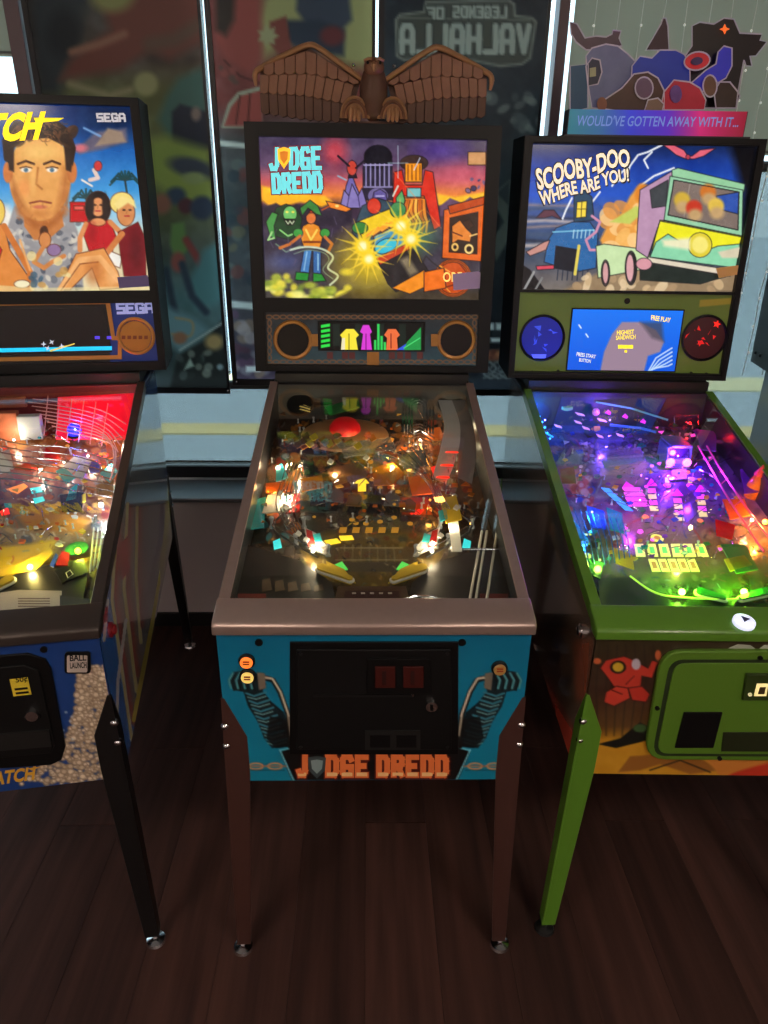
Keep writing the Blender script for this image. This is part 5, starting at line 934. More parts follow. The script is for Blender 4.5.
# green speaker panel
p = Paint(G.BG, h2[0]-.004, h2[1]+.004, h2[2]-.004, h2[3]+.004, .0026, (96, 118, 44)); p.noise(5, 40, 5); p.poly([(700, 300), (732, 298), (731, 304), (699, 307)], (150, 140, 40)); sp_o = p.build('speaker_panel', print_mat('green_panel_print', emit=.10, rough=.35), R)
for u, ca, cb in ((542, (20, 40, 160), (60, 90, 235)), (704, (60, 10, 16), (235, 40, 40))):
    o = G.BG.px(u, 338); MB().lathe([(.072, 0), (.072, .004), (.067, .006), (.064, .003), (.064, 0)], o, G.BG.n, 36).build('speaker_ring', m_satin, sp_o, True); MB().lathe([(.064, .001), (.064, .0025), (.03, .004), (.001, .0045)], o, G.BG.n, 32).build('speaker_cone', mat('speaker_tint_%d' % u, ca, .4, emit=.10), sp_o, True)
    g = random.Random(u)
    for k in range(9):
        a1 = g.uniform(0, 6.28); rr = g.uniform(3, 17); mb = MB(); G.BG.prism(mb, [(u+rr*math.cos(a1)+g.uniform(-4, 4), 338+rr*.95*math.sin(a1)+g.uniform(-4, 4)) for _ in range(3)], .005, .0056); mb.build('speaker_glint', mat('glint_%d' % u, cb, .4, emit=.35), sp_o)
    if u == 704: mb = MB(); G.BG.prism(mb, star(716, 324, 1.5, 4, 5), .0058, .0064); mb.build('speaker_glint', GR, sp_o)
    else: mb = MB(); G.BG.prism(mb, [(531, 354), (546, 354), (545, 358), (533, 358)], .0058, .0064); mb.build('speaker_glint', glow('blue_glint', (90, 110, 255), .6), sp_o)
G.BG.disc(mb := MB(), 627, 301, .009, 0, .003, 14); mb.build('panel_knob', m_satin, sp_o, True)
for u, v in ((532, 372), (544, 373), (691, 373), (706, 374), (558, 371)): G.BG.disc(mb := MB(), u, v, .005, 0, .003, 10); mb.build('panel_screw', m_satin, sp_o)
PS = Panel(G.F, G.BG.pt(0, 0, .004), (1, 0, 0), G.BG.ey); d = G.rab(PS, 570, 310, 679, 370.5)
MB().prism([PS.pt(d[0]-.004, d[2]-.004, -.003), PS.pt(d[1]+.004, d[2]-.004, -.003), PS.pt(d[1]+.004, d[3]+.004, -.003), PS.pt(d[0]-.004, d[3]+.004, -.003)], PS.n*.0026).build('screen_bezel', m_satin, sp_o)
p = Paint(PS, d[0], d[1], d[2], d[3], .0020, (20, 110, 235)); p.vgrad([(308, (24, 120, 245)), (372, (14, 90, 225))]).poly([(600, 372), (604, 352), (612, 334), (622, 322), (640, 322), (656, 330), (664, 342), (660, 352), (648, 356), (644, 372)], (156, 132, 150), soft=1); p.poly([(640, 322), (662, 322), (664, 342), (652, 338)], (70, 66, 78), soft=2, al=.7)
for k in range(5): p.line([(648+k*2, 372-k), (656+k*3, 358+k*2), (672, 348+k*4)], 1.3, (200, 225, 250))
p.line([(579, 325), (581, 328)], 1.4, (220, 240, 255)); p.line([(586, 334), (588, 337)], 1.4, (220, 240, 255)); so = p.build('screen', P_SCREEN, sp_o)
E_sy = glow('screen_yellow', (255, 232, 40), 1.0); E_sw = glow('screen_pale', (226, 232, 190), .9)
for t, q in (('FREE PLAY', [(651.5, 315), (671, 318), (670, 322.5), (651, 320)]), ('HIGHEST', [(617, 330.5), (634, 329.5), (634, 334), (617, 335)]), ('SANDWICH', [(616, 335.6), (635.5, 334.6), (635.5, 339), (616, 340)])): font_text(PS, t, q, E_sy, sp_o, .0006, 'screen_text', bold=.015)
for t, q in (('PRESS START', [(577, 352), (596, 355), (595.4, 358.6), (576.4, 356)]), ('BUTTON', [(579.5, 358), (591, 359.6), (590.5, 363), (579, 361.6)])): font_text(PS, t, q, E_sw, sp_o, .0006, 'screen_text', bold=.015)
for q in (rect(618, 345, 633, 348.5), rect(624.5, 350, 627, 352.5)): mb = MB(); PS.prism(mb, q, .0004, .0007); mb.build('screen_mark', E_sy, sp_o)
# front art
p = Paint(G.FP, .001, 2*G.W2-.001, .001, G.FH-.001, .0026, (58, 44, 34)); p.vgrad([(640, (56, 48, 30)), (690, (64, 44, 34)), (726, (96, 66, 34)), (740, (196, 140, 36)), (778, (206, 150, 40))]).noise(12, 14, 81)
for k in range(10): p.line([(590+k*9, 645), (586+k*10, 690), (590+k*8, 735)], 1.6, (36, 30, 24), al=.6, soft=1)
p.ink = (44, 22, 18); p.poly([(606, 660), (624, 656), (634, 660), (648, 668), (652, 660), (658, 662), (652, 678), (642, 676), (640, 690), (616, 690), (608, 678), (600, 668)], (196, 60, 46)); p.poly([(616, 686), (606, 692), (604, 702), (614, 706), (630, 698), (628, 688)], (206, 66, 50)); p.poly([(628, 688), (642, 686), (650, 694), (646, 702), (632, 700)], (190, 54, 42)); p.line([(612, 690), (622, 694)], 1, (90, 24, 20)); p.line([(634, 676), (626, 684)], 1, (90, 24, 20)); p.ink = None; p.ell(618, 667, 8, 6.5, (30, 26, 20)); p.ell(618, 667, 5.5, 4.6, (206, 170, 50)); p.ell(597, 661, 4, 3, (200, 100, 60)); p.ell(658, 655, 3, 5, (200, 100, 60)); p.ell(636, 664, 4.5, 5.5, (186, 176, 190))
p.poly([(620, 738), (640, 722), (652, 728), (648, 740), (616, 748), (598, 744)], (24, 26, 22)); p.ell(640, 728, 7, 4, (60, 90, 50)); p.poly([(618, 772), (630, 756), (660, 754), (700, 758), (720, 770), (690, 774), (660, 764), (640, 770)], (150, 96, 40), soft=1); p.line([(650, 770), (680, 760), (710, 772)], 1.4, (40, 26, 18)); p.poly([(716, 780), (770, 756), (860, 740), (860, 786)], (196, 56, 36), soft=1); p.poly([(700, 752), (860, 738), (860, 756), (770, 762), (720, 776)], (206, 130, 56), soft=1.5)
fa = p.build('front_art', P_GLOSS, R, h=.0006)
def rq(q, r, n=5):
    """rounded quad from four pixel corners"""
    out = []
    for i in range(4):
        a, b_, c_ = np.array(q[i-1], float), np.array(q[i], float), np.array(q[(i+1) % 4], float); d1 = (a-b_)/np.linalg.norm(a-b_); d2 = (c_-b_)/np.linalg.norm(c_-b_); p1, p2 = b_+d1*r, b_+d2*r
        for k in range(n+1): t = k/n; out.append(tuple((1-t)**2*p1+2*t*(1-t)*b_+t*t*p2))
    return out
mb = MB(); G.FP.prism(mb, rq([(660, 648), (880, 648), (880, 758), (642, 756)], 22), 0, .012); cdo = mb.build('coin_door', m_gdoor, R, bevel=.003)
mb = MB(); G.FP.prism(mb, rq([(672, 659), (870, 659), (870, 750), (654, 749)], 12), .012, .015); mb.build('door_panel', m_gdoor, cdo, bevel=.002)
mb = MB(); G.FP.prism(mb, rq([(668, 656), (874, 656), (874, 753), (650, 752)], 14), .0115, .0125); mb.build('door_groove', mat('dark_green_groove', (30, 46, 14), .6), cdo)
mb = MB(); G.FP.prism(mb, [(681, 707), (719, 707), (710, 742), (672, 742)], .015, .019); mb.build('reject_plate', m_satin, cdo, bevel=.001)
mb = MB(); G.FP.prism(mb, [(720, 727), (860, 727), (860, 746), (718, 746)], .015, .018); mb.build('return_plate', mat('plate_green_black', (34, 40, 20), .4), cdo, bevel=.001)
mb = MB(); G.FP.prism(mb, [(742, 668), (768, 668), (766, 694), (738, 694)], .015, .022); mb.build('coin_entry', mat('entry_dark_green', (44, 62, 20), .4), cdo, bevel=.002)
mb = MB(); G.FP.prism(mb, [(752, 677), (763, 677), (761, 689), (749, 689)], .022, .0235); mb.build('coin_slot_light', glow('coin_light', (240, 220, 150), .8), cdo); mb = MB(); G.FP.prism(mb, [(754.5, 680), (760.5, 680), (759, 687), (752.5, 687)], .0235, .0240); mb.build('coin_slot', mat('slot_brown', (70, 54, 24), .5), cdo)
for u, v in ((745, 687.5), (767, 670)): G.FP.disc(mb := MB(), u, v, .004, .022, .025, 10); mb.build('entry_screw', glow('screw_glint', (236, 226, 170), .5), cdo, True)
for u, v in ((655, 704), (717, 754), (757, 654)): G.FP.disc(mb := MB(), u, v, .005, .012, .016, 10); mb.build('door_screw', m_satin, cdo, True)
for pts in ([(728, 648), (738, 644), (750, 645), (756, 649), (744, 648)], [(758, 649), (764, 645), (776, 644), (786, 648), (770, 648)]): mb = MB(); G.FP.prism(mb, pts, .0006, .002); mb.build('wing_mark', mat('pale_wing', (170, 176, 160), .5), fa)
o = np.array([0.1, 0.0, 0.0]); bp_ = G.F.hit(744, 622, (0, .02, G.c['zl']+.040), np.array([0, -.2, .98]))
MB().lathe([(.022, -.004), (.022, .003), (.016, .007), (.001, .009)], bp_, (0, -.2, .98), 24).build('bar_button', glow('bar_button', (220, 226, 250), .9), R, True); MB().lathe([(.010, .0075), (.010, .0095)], bp_, (0, -.2, .98), 3).build('bar_button_mark', glow('bar_button_mark', (60, 60, 90), .1), R)
# left side decal
GS = Panel(G.F, (-G.W2-.0008, 1.245, G.c['zr']-.014), (0, -1, 0), (0, 0, -1)); GS.n = np.array([-1.0, 0, 0])
p = Paint(GS, 0, 1.241, .01, G.c['zr']-G.c['zb']-.016, .005, (74, 60, 48)); side_mask(p, G, -1); p.noise(16, 12, 91)
for k in range(16):
    g = random.Random(k+50); x = 545-k*2.4+g.uniform(-6, 20); y0 = 500+k*9; p.line([(x+g.uniform(-6, 6), y0), (x+g.uniform(-6, 10), y0+40), (x+g.uniform(-8, 16), y0+90)], g.uniform(2, 6), g.choice([(24, 22, 20), (84, 60, 44), (60, 66, 44), (30, 40, 50), (110, 84, 66)]), al=.8, soft=1.5)
p.blobs(14, 550, 566, 640, 700, 2, 6, [(60, 66, 86), (90, 96, 110), (30, 30, 40)], 92, .7); p.poly([(546, 680), (590, 760), (590, 790), (556, 740)], (150, 52, 36), soft=3); p.poly([(572, 640), (592, 640), (588, 700), (576, 700)], (120, 66, 46), soft=3)
p.C = np.clip(p.C*1.5+8, 0, 255); p.build('side_art', P_SIDE, R)
# playfield
p = Paint(G.PF, 0, G.PWd, 0, G.PL, .0032, (60, 60, 80)); p.vgrad([(385, (30, 36, 60)), (440, (70, 76, 104)), (480, (90, 66, 104)), (520, (110, 96, 110)), (545, (112, 104, 80)), (580, (74, 84, 50)), (608, (44, 50, 34))]).noise(34, 24, 101).noise(20, 8, 102)
p.poly([(575, 450), (600, 436), (660, 438), (664, 466), (610, 476), (582, 470)], (96, 104, 130), soft=2)
for k in range(80): g = random.Random(k+9); u, v = g.uniform(580, 662), g.uniform(440, 472); p.ell(u, v, g.uniform(2, 3.6), g.uniform(1.6, 2.8), g.choice([(150, 160, 186), (120, 128, 156), (90, 96, 124)])); p.line(oval(u, v, 3, 2.4, 8), .6, (40, 44, 66), closed=True)
p.ell(575, 483, 15, 14, (206, 150, 120), soft=2); p.blobs(30, 560, 592, 472, 512, 2, 5, [(206, 90, 60), (60, 90, 190), (226, 200, 170), (150, 60, 50)], 103, .85); p.poly([(602, 462), (648, 462), (644, 484), (598, 486)], (150, 140, 120), soft=2)
p.poly([(596, 540), (616, 520), (650, 512), (690, 516), (716, 530), (724, 560), (716, 580), (620, 580)], (130, 110, 76), soft=5, al=.7); p.line(smooth_curve([(610, 556), (624, 528), (656, 516), (690, 526), (706, 552)]), 2, (150, 80, 50)); p.blobs(60, 600, 760, 500, 600, 1.5, 5, [(150, 130, 80), (70, 100, 50), (100, 70, 60), (60, 60, 70), (160, 150, 110)], 104, .6)
p.scrib(380, 535, 790, 392, 604, [(30, 30, 46), (150, 160, 190), (110, 90, 70), (190, 170, 130), (70, 110, 60), (170, 90, 110), (60, 70, 110)], 303, ln=(2, 9)); p.build('playfield_print', P_PF, G.pf, h=.0003)
EP = glow('pink_insert', (255, 90, 220), .9); ECb = glow('blue_insert', (70, 170, 255), 1.0); EYg = glow('lemon_insert', (236, 240, 90), .8); EYl = glow('pale_card', (240, 236, 120), .75); EM = glow('magenta_insert', (240, 40, 200), 1.0)
def van(M, u, v):
    o = M.at(u, v, .0); x, y, z = o; m1 = mat('toy_van_body', (96, 120, 150), .35, noise=.05); m2 = mat('toy_van_glass', (30, 30, 44), .1)
    b_ = MB().prism([(x-.036, y, z+.006), (x-.036, y, z+.036), (x-.034, y+.012, z+.066), (x-.034, y+.085, z+.07), (x-.034, y+.085, z+.006)], (.072, 0, 0)).build('toy_van', m1, M.pf, bevel=.004)
    MB().prism([(x-.029, y-.0005, z+.038), (x+.029, y-.0005, z+.038), (x+.028, y+.010, z+.062), (x-.028, y+.010, z+.062)], (0, -.002, 0)).build('van_windscreen', m2, M.pf); MB().box(x-.038, x+.038, y-.004, y+.002, z+.004, z+.012).build('van_bumper', m_chrome, M.pf, bevel=.001)
    MB().box(x-.031, x+.031, y-.006, y+.09, z+.070, z+.076).build('van_roof', m1, M.pf, bevel=.003)
    for sx in (-1, 1):
        MB().lathe([(.012, 0), (.012, .004), (.008, .006)], (x+sx*.024, y, z+.024), (0, -1, 0), 16).build('van_headlight', glow('van_headlight', (255, 120, 250), 4), M.pf, True)
        for yy in (.015, .068): MB().lathe([(.011, -.004), (.011, .004)], (x+sx*.034, y+yy, z+.011), (1, 0, 0), 16).build('van_wheel', m_satin, M.pf, True)
    return b_
van(G, 677, 470)
G.plastic([(672, 470), (686, 469), (687, 479), (671, 480)], .006, mat('grey_card', (190, 170, 200), .5), .001, 'plain_card')
for (u, v, e, c, h) in ((678, 456, 5.0, (150, 40, 255), .05), (610, 420, 2.2, (110, 60, 255), .06), (545, 420, 1.6, (40, 120, 255), .05), (640, 500, 1.8, (200, 40, 255), .06), (700, 470, 1.8, (110, 30, 255), .06), (592, 512, 1.2, (40, 140, 255), .05), (566, 400, .8, (110, 220, 120), .07)): G.bulb(u, v, h, .0026, glow('violet_bulb', (190, 120, 255), 8), e, c)
GRN = glow('green_bulb', (190, 255, 90), 16)
for u, v in ((682, 592), (744, 592)): G.bulb(u, v, .02, .0075, GRN, 2.4, (130, 255, 30), rad=.012)
G.bulb(765, 522, .04, .006, glow('orange_bulb', (255, 190, 60), 14), 3.5, (255, 130, 40)); G.bulb(752, 520, .03, .004, GW, 1.0, (255, 150, 90)); G.bulb(690, 530, .06, .002, EYl, .8, (240, 220, 90)); G.bulb(600, 560, .04, .002, EYl, .5, (200, 240, 90)); G.bulb(690, 423, .05, .004, GR, .5, (255, 30, 40))
# round green plastic, ramps and signs at the rear
o = G.at(566, 404, .06); MB().lathe([(.026, -.004), (.030, 0), (.026, .008), (.001, .010)], o, (0, -.5, .86), 26).build('round_green_plastic', mat('pale_green', (130, 190, 120), .4, emit=.12), G.pf, True)
G.wire(smooth_curve([(578, 398, .07), (588, 394, .07), (598, 398, .07), (600, 404, .06), (592, 404, .06)]), .006, mat('green_tube', (120, 190, 80), .4, emit=.1), 'green_tube', 8)
G.plastic([(604, 390), (620, 391), (618, 399), (604, 398)], .08, mat('blue_sign', (90, 110, 200), .4, emit=.25), .003, 'small_sign'); G.plastic([(624, 391), (640, 393), (639, 401), (624, 400)], .08, mat('orange_sign', (200, 120, 80), .4, emit=.25), .003, 'small_sign')
G.wire([(596, 402, .08), (630, 408, .08), (668, 420, .07)], .003, mat('mint_rail', (130, 220, 190), .3, .3, emit=.15), 'rail'); G.wire([(610, 425, .05), (640, 428, .05), (656, 432, .045)], .004, mat('blue_rail', (70, 130, 220), .3, .2, emit=.2), 'rail')
for u, v in ((618, 408), (634, 412), (638, 414), (590, 404)): G.wire([(u, v, .08), (u-1, v+10, .04)], .0018, m_wire, 'rail_post')
for u, v, r in ((580, 414, 5), (558, 426, 4), (602, 420, 5), (578, 422, 4), (586, 428, 4), (600, 436, 3.5), (620, 435, 4)): G.plastic([(u-r, v-1.5), (u+r*.6, v+.5), (u+r, v+2.4), (u-r*.5, v+1)], .045, glow('violet_strip', (236, 170, 250), .9), .002, 'light_strip')
for u, v in ((608, 413), (625, 417), (643, 422)): G.plastic([(u-3, v), (u, v-3), (u+3, v), (u+2, v+2)], .06, EM, .002, 'light_cap')
o = G.at(596, 412, .06); MB().ball(o, .012, 12, 8).build('pink_ball', glow('pink_ball', (226, 130, 190), .5), G.pf, True)
for k in range(6): G.bulb(537+k*2.6, 411+k*5.5, .03, .003, glow('cyan_bulb', (70, 190, 255), 5), 0)
G.wire([(541, 430, .03), (553, 437, .03)], .0022, glow('cyan_rod', (60, 200, 255), 1.2), 'cyan_rod')
G.wire([(674, 416, .07), (698, 415, .07), (698, 424, .05)], .0018); G.wire([(674, 416, .07), (675, 424, .05)], .0018)
# red rail ramp on the right
m_rr = mat('rose_rail', (220, 90, 130), .3, .4, emit=.08)
for du in (0, 9): G.wire(smooth_curve([(698+du, 446, .06), (712+du, 470, .055), (728+du*1.3, 498, .05), (748+du*1.5, 528, .04), (764+du*2, 552, .03)]), .0026, m_rr, 'rail_ramp')
for k in range(4): G.wire([(703+k*13, 458+k*22, .05), (708+k*13, 462+k*22, .045), (714+k*14, 456+k*22, .05)], .0018, m_rr, 'rail_hoop')
# inserts
for k in range(4): G.insert([(622+k*1.6, 488+k*5), (640+k*2.2, 488+k*5), (643+k*2.2, 491.5+k*5), (624+k*1.6, 491.5+k*5)], EP, 'bar_insert')
G.insert([(622, 488), (626, 482), (634, 487)], EM, 'arrow_insert')
for k in range(5): G.insert([(601+k*5, 488+k*4.6), (609+k*5, 489+k*4.6), (613+k*5, 493+k*4.6), (605+k*5, 492+k*4.6)], ECb, 'bar_insert')
for cx, cy in ((651, 484), (677, 494), (700, 490)):
    G.insert([(cx-5, cy+2), (cx, cy-5), (cx+6, cy+2)], EM, 'arrow_insert')
    for k in range(4): G.insert([(cx-4+k*.8, cy+5+k*6), (cx+4+k*.8, cy+5+k*6), (cx+5+k*.8, cy+9+k*6), (cx-3+k*.8, cy+9+k*6)], EP if k % 2 == 0 else EYl, 'path_insert')
for u, v in ((667, 486), (690, 486)): G.disc(u, v, .010, EP); G.insert([(u-2, v-8), (u+2.4, v-8), (u+2, v-3), (u-2, v-3)], EYl, 'path_insert')
for k in range(6): 
    q = [(634+k*12.2, 544.5), (643+k*12.2, 544.5), (645.5+k*12.6, 557), (636+k*12.4, 557)]; G.insert(q, EYl, 'card_insert'); c_ = np.mean(q, 0); G.insert([tuple(c_+(np.array(x)-c_)*.5) for x in q], GG, 'card_face', .0022, .0026)
for k in range(5): 
    q = [(648+k*9.6, 559.5), (656+k*9.6, 559.5), (660.5+k*9.8, 572), (652+k*9.8, 572)]; G.insert(q, EYl, 'card_insert'); c_ = np.mean(q, 0); G.insert([tuple(c_+(np.array(x)-c_)*.5) for x in q], GYd, 'card_face', .0022, .0026)
G.disc(657, 538.5, .016, EYg); G.disc(657, 538.5, .008, GYd, h0=.0023, h1=.0027); G.disc(587, 556, .010, EYg); G.disc(700, 521, .008, GO); G.insert([(577, 541), (590, 540), (590, 541.6), (577, 542.4)], EYg, 'edge_light', .02, .022)
for u, v in ((652, 508), (676, 514), (700, 512)): G.disc(u, v, .007, EYl)
# blue-green lane plastics on the left
for k in range(9):
    a0, b0 = (574+k*6, 508+k*1.5), (590+k*5, 568-k*1); G.wire([(*a0, .045), ((a0[0]+b0[0])/2+2, (a0[1]+b0[1])/2, .05), (*b0, .03)], .0016, mat('blue_wire', (110, 170, 220), .25, .7), 'lane_wire')
for pts, mm in (([(572, 518), (588, 540), (576, 540), (568, 526)], 'cyan'), ([(586, 506), (604, 512), (606, 530), (592, 528)], 'blue'), ([(606, 508), (622, 514), (624, 534), (610, 530)], 'teal'), ([(612, 548), (632, 556), (634, 570), (616, 564)], 'yellow'), ([(584, 558), (604, 564), (600, 580), (586, 574)], 'green'), ([(720, 545), (745, 545), (758, 570), (736, 574)], 'green'), ([(722, 500), (744, 500), (750, 516), (730, 520)], 'orange'), ([(715, 520), (735, 526), (732, 540), (716, 536)], 'red'), ([(560, 470), (574, 468), (576, 484), (562, 484)], 'brown'), ([(740, 470), (762, 470), (764, 492), (744, 494)], 'purple'), ([(598, 452), (640, 448), (646, 462), (604, 468)], 'clear'), ([(696, 430), (716, 432), (716, 452), (700, 450)], 'purple'), ([(640, 400), (660, 402), (662, 416), (644, 414)], 'dark'), ([(545, 396), (562, 394), (560, 410), (548, 412)], 'teal'), ([(724, 560), (744, 556), (752, 566), (730, 572)], 'yellow')): G.plastic(pts, .03, PL[mm])
# toy bell jar figure at the right edge
o = G.at(752, 496, .0); MB().lathe([(.022, 0), (.024, .03), (.020, .05), (.010, .066), (.002, .07)], o, G.PF.n, 20).build('amber_jar', PL['amber'], G.pf, True); MB().lathe([(.016, .07), (.010, .082), (.001, .10)], o, G.PF.n, 14).build('red_hat', mat('red_hat', (190, 50, 50), .5), G.pf, True)
G.clutter((.03, .06, .92, .78), 300, 111, [PL['purple'], PL['blue'], PL['clear'], PL['teal'], PL['green'], PL['grey'], PL['white'], PL['yellow'], EP])
G.plastic([(598, 580), (630, 578), (668, 600), (676, 610), (600, 612)], .010, mat('dark_green_apron', (36, 44, 24), .3, noise=.3, nscale=30), .004, 'apron_wing'); G.plastic([(676, 612), (690, 601), (760, 604), (830, 600), (830, 615)], .010, MATS['dark_green_apron'], .004, 'apron_wing')
G.wire(smooth_curve([(630, 576, .025), (656, 593, .022), (690, 598, .022), (740, 599, .022), (768, 594, .022), (800, 592, .022)]), .0022, glow('lime_rod', (206, 240, 90), .7), 'lime_rod')
G.flipper(700, 596, 722, 602, PL['green'], m_rubber); G.flipper(770, 594, 740, 602, PL['green'], m_rubber)

# ============================ machine at the right edge
CE = dict(key='edge', pos=(1.452, -.018, -.158), W=.572, zl=.895, zb=.530, yr=.985, zr=1.155, Wb=.704, zbb=1.180, zbt=1.90, ybb=1.017, ybt=1.073, side=(34, 30, 48), front=(34, 30, 48), trim=m_black, leg=m_lleg, foot=m_chrome, pfq=[(0, 0)]*4)
X_ = Machine('pinball_machine', 'dark pinball machine cut off by the right edge of the picture', CE)
X_.head_frame([(.03, 2*X_.b-.03, .03, .48), (.03, 2*X_.b-.03, .53, .70)], m_satin)
MB().prism([X_.BG.pt(.026, .026), X_.BG.pt(2*X_.b-.026, .026), X_.BG.pt(2*X_.b-.026, .484), X_.BG.pt(.026, .484)], X_.BG.n*-.003).build('backglass', mat('unlit_backglass', (40, 40, 60), .15, noise=.3, nscale=8), X_.root)
MB().prism([X_.BG.pt(.026, .526), X_.BG.pt(2*X_.b-.026, .526), X_.BG.pt(2*X_.b-.026, .704), X_.BG.pt(.026, .704)], X_.BG.n*-.003).build('speaker_panel', m_black, X_.root)
MB().box(-.14, .14, -.006, 0, .60, .84).build('coin_door', m_satin, X_.root, bevel=.002)
for yy in (.03, .075): MB().lathe([(.006, 0), (.006, .004), (.002, .006)], (-X_.b, CE['ybb']+.205-yy, 1.215), (-1, 0, 0), 10).build('head_bolt', m_black, X_.root, True)
# ------------------------------------------------------------------ toppers
m_eb = mat('bronze_resin', (132, 92, 70), .45, .25, noise=.22, nscale=45, bump=.3); m_ed = mat('bronze_dark', (94, 64, 50), .5, .2, noise=.2, nscale=45, bump=.3); m_el = mat('bronze_light', (176, 130, 92), .42, .3, noise=.15, nscale=50)
EYP = 1.10; ez = CC['zbt']
eg = thing('eagle_topper', 'bronze eagle with spread feathered wings on top of the middle machine', 'topper', (0, EYP, ez)); EF = Frame(0, EYP, 0); EP_ = Panel(EF, (0, 0, 2.1), (1, 0, 0), (0, 0, -1))
def epx(u, v, y=0): q = EP_.px(u, v); return np.array([q[0], y, max(q[2]-ez, .001)])
def mir(pts, s): return [np.array([p_[0]*s, p_[1], p_[2]]) for p_ in pts]
cx0 = EP_.px(371.5, 90)[0]
rows = [([(262, 66), (308, 50), (357, 82)], [(262, 74), (308, 73), (357, 84)], 9, .016), ([(258, 75), (308, 74), (352, 85)], [(258, 92), (305, 95), (347, 104)], 10, .010), ([(258, 93), (305, 96), (347, 105)], [(259, 112), (305, 119), (347, 122)], 10, .004)]
def interp(pl, t):
    xs = [q[0] for q in pl]; x = xs[0]+(xs[-1]-xs[0])*t; return x, float(np.interp(x, xs, [q[1] for q in pl]))
for s in (1, -1):
    spine = MB().tube(mir([epx(*q)-np.array([cx0, 0, 0]) for q in smooth_curve([(254, 86), (253, 73), (262, 66), (285, 54), (306, 45), (318, 49), (340, 65), (360, 80)], 4)], s), [.004, .005, .006]+[.0075]*24+[.007, .006], 8)
    sp2 = spine.build('wing_ridge', m_el, eg, True)
    MB().prism(mir([epx(*q, .012)-np.array([cx0, 0, 0]) for q in ((257, 68), (306, 47), (358, 80), (352, 104), (346, 122), (300, 118), (260, 111))], s), (0, .012, 0)).build('wing_back', m_ed, eg)
    for top, bot, n, yy in rows:
        for k in range(n):
            t0, t1 = k/n, (k+1)/n-.005
            a, b_, c_, d_ = interp(top, t0), interp(top, t1), interp(bot, t1), interp(bot, t0); mid = ((c_[0]+d_[0])/2, (c_[1]+d_[1])/2+2.2)
            front = [epx(*q, -yy*.5-.002)-np.array([cx0, 0, 0]) for q in (a, b_, c_, mid, d_)]; back = [epx(*q, .012)-np.array([cx0, 0, 0]) for q in (a, b_, c_, mid, d_)]
            MB().hexa(mir(front, s), mir(back, s)).build('feather', m_eb if yy > .005 else m_ed, eg, bevel=.0008, bseg=1)
MB().lathe([(.012, -.005), (.030, .01), (.038, .05), (.038, .085), (.030, .11), (.022, .125)], (0, -.004, .012), (0, 0, 1), 20, 1, .75).build('body', m_ed, eg, True)
MB().ball((0, -.014, .135), .028, 16, 10, (1, 1.05, .85)).build('head', m_eb, eg, True); MB().tube([(0, -.034, .138), (0, -.050, .132), (0, -.054, .120)], [.010, .007, .002], 8).build('beak', m_el, eg, True)
for s in (-1, 1):
    MB().lathe([(.004, 0), (.004, .002), (.001, .003)], (s*.016, -.036, .142), (s*.4, -1, 0), 8).build('eye', m_satin, eg); MB().tube([(s*.004, -.040, .150), (s*.014, -.038, .152), (s*.026, -.028, .148)], .004, 6).build('brow', m_el, eg, True)
    MB().ball((s*.055, -.004, .140), .005, 8, 6).build('wing_bolt', m_chrome, eg, True)
    for k, rr in enumerate((.038, .031, .024)): MB().tube([(s*.052+rr*math.cos(t), -.018-.004*k, .012+rr*1.35*math.sin(t)) for t in np.linspace(0, PI, 12)], .0045, 6).build('thigh_feather', m_eb if k % 2 else m_el, eg, True)
    MB().ball((s*.052, -.022, .028), .018, 12, 8, (1, .9, 1.1)).build('foot', m_el, eg, True)
    for k in (-1, 0, 1): MB().tube([(s*.052+k*.010, -.034, .034), (s*.052+k*.011, -.044, .022), (s*.052+k*.012, -.045, .006), (s*.052+k*.012, -.046, .003)], [.006, .0065, .005, .002], 8).build('talon', m_el, eg, True)
MB().box(-.06, .06, -.02, .03, 0, .006).build('topper_base', m_ed, eg, bevel=.001)
# cut-out topper on the right machine
tz = CR['zbt']; tp = thing('cutout_topper', 'layered cut-out topper glowing blue and red on the right machine', 'topper', (.7537+.0252*1.13, .0456+1.13, tz), -.0252); TF = Frame(.7537+.0252*1.13, .0456+1.13, -.0252)
m_ac = mat('pale_acrylic_edge', (190, 180, 190), .25, emit=.10, ergb=(220, 190, 215))
def layer(name, y, poly, rgb, edge=True, emit=.0, erg=None, t=.004, grow=1.5):
    P = Panel(TF, (0, y, 2.3), (1, 0, 0), (0, 0, -1)); off = np.array([0, 0, -tz]); q = np.array(poly, float); c = q.mean(0)
    mb = MB(); mb.prism([P.px(*x)+off for x in poly], P.n*-t); o_ = mb.build(name, mat('cutout_%02d_%02d_%02d' % tuple(rgb)+('_lit' if emit else ''), rgb, .4, emit=emit, ergb=erg, noise=.25, nscale=30), tp)
    if edge: MB().tube([P.px(*x, .0005)+off for x in poly], .0022, 5, True).build(name+'_edge', m_ac, tp)
    return o_
layer('bat_cutout', .03, [(570, 22), (577, 24), (585, 38), (596, 36), (606, 37), (612, 34), (613, 30), (621, 31), (619, 38), (622, 46), (600, 50), (586, 50), (576, 42), (571, 34)], (92, 70, 84))
layer('cloak_cutout', .03, [(684, 58), (692, 46), (692, 26), (700, 22), (714, 24), (724, 18), (734, 19), (740, 33), (762, 34), (760, 40), (767, 42), (756, 56), (750, 56), (752, 66), (746, 66), (744, 60), (738, 92), (740, 96), (735, 108), (690, 108)], (34, 26, 28))
layer('pointed_hat_cutout', .024, [(646, 50), (661, 24), (663, 18), (666, 18), (668, 26), (669, 50)], (62, 30, 44))
layer('ghost_cutout', .018, [(586, 56), (592, 48), (606, 44), (618, 46), (628, 54), (636, 62), (640, 80), (640, 108), (592, 108), (588, 84)], (108, 112, 140), emit=.06, erg=(110, 120, 190))
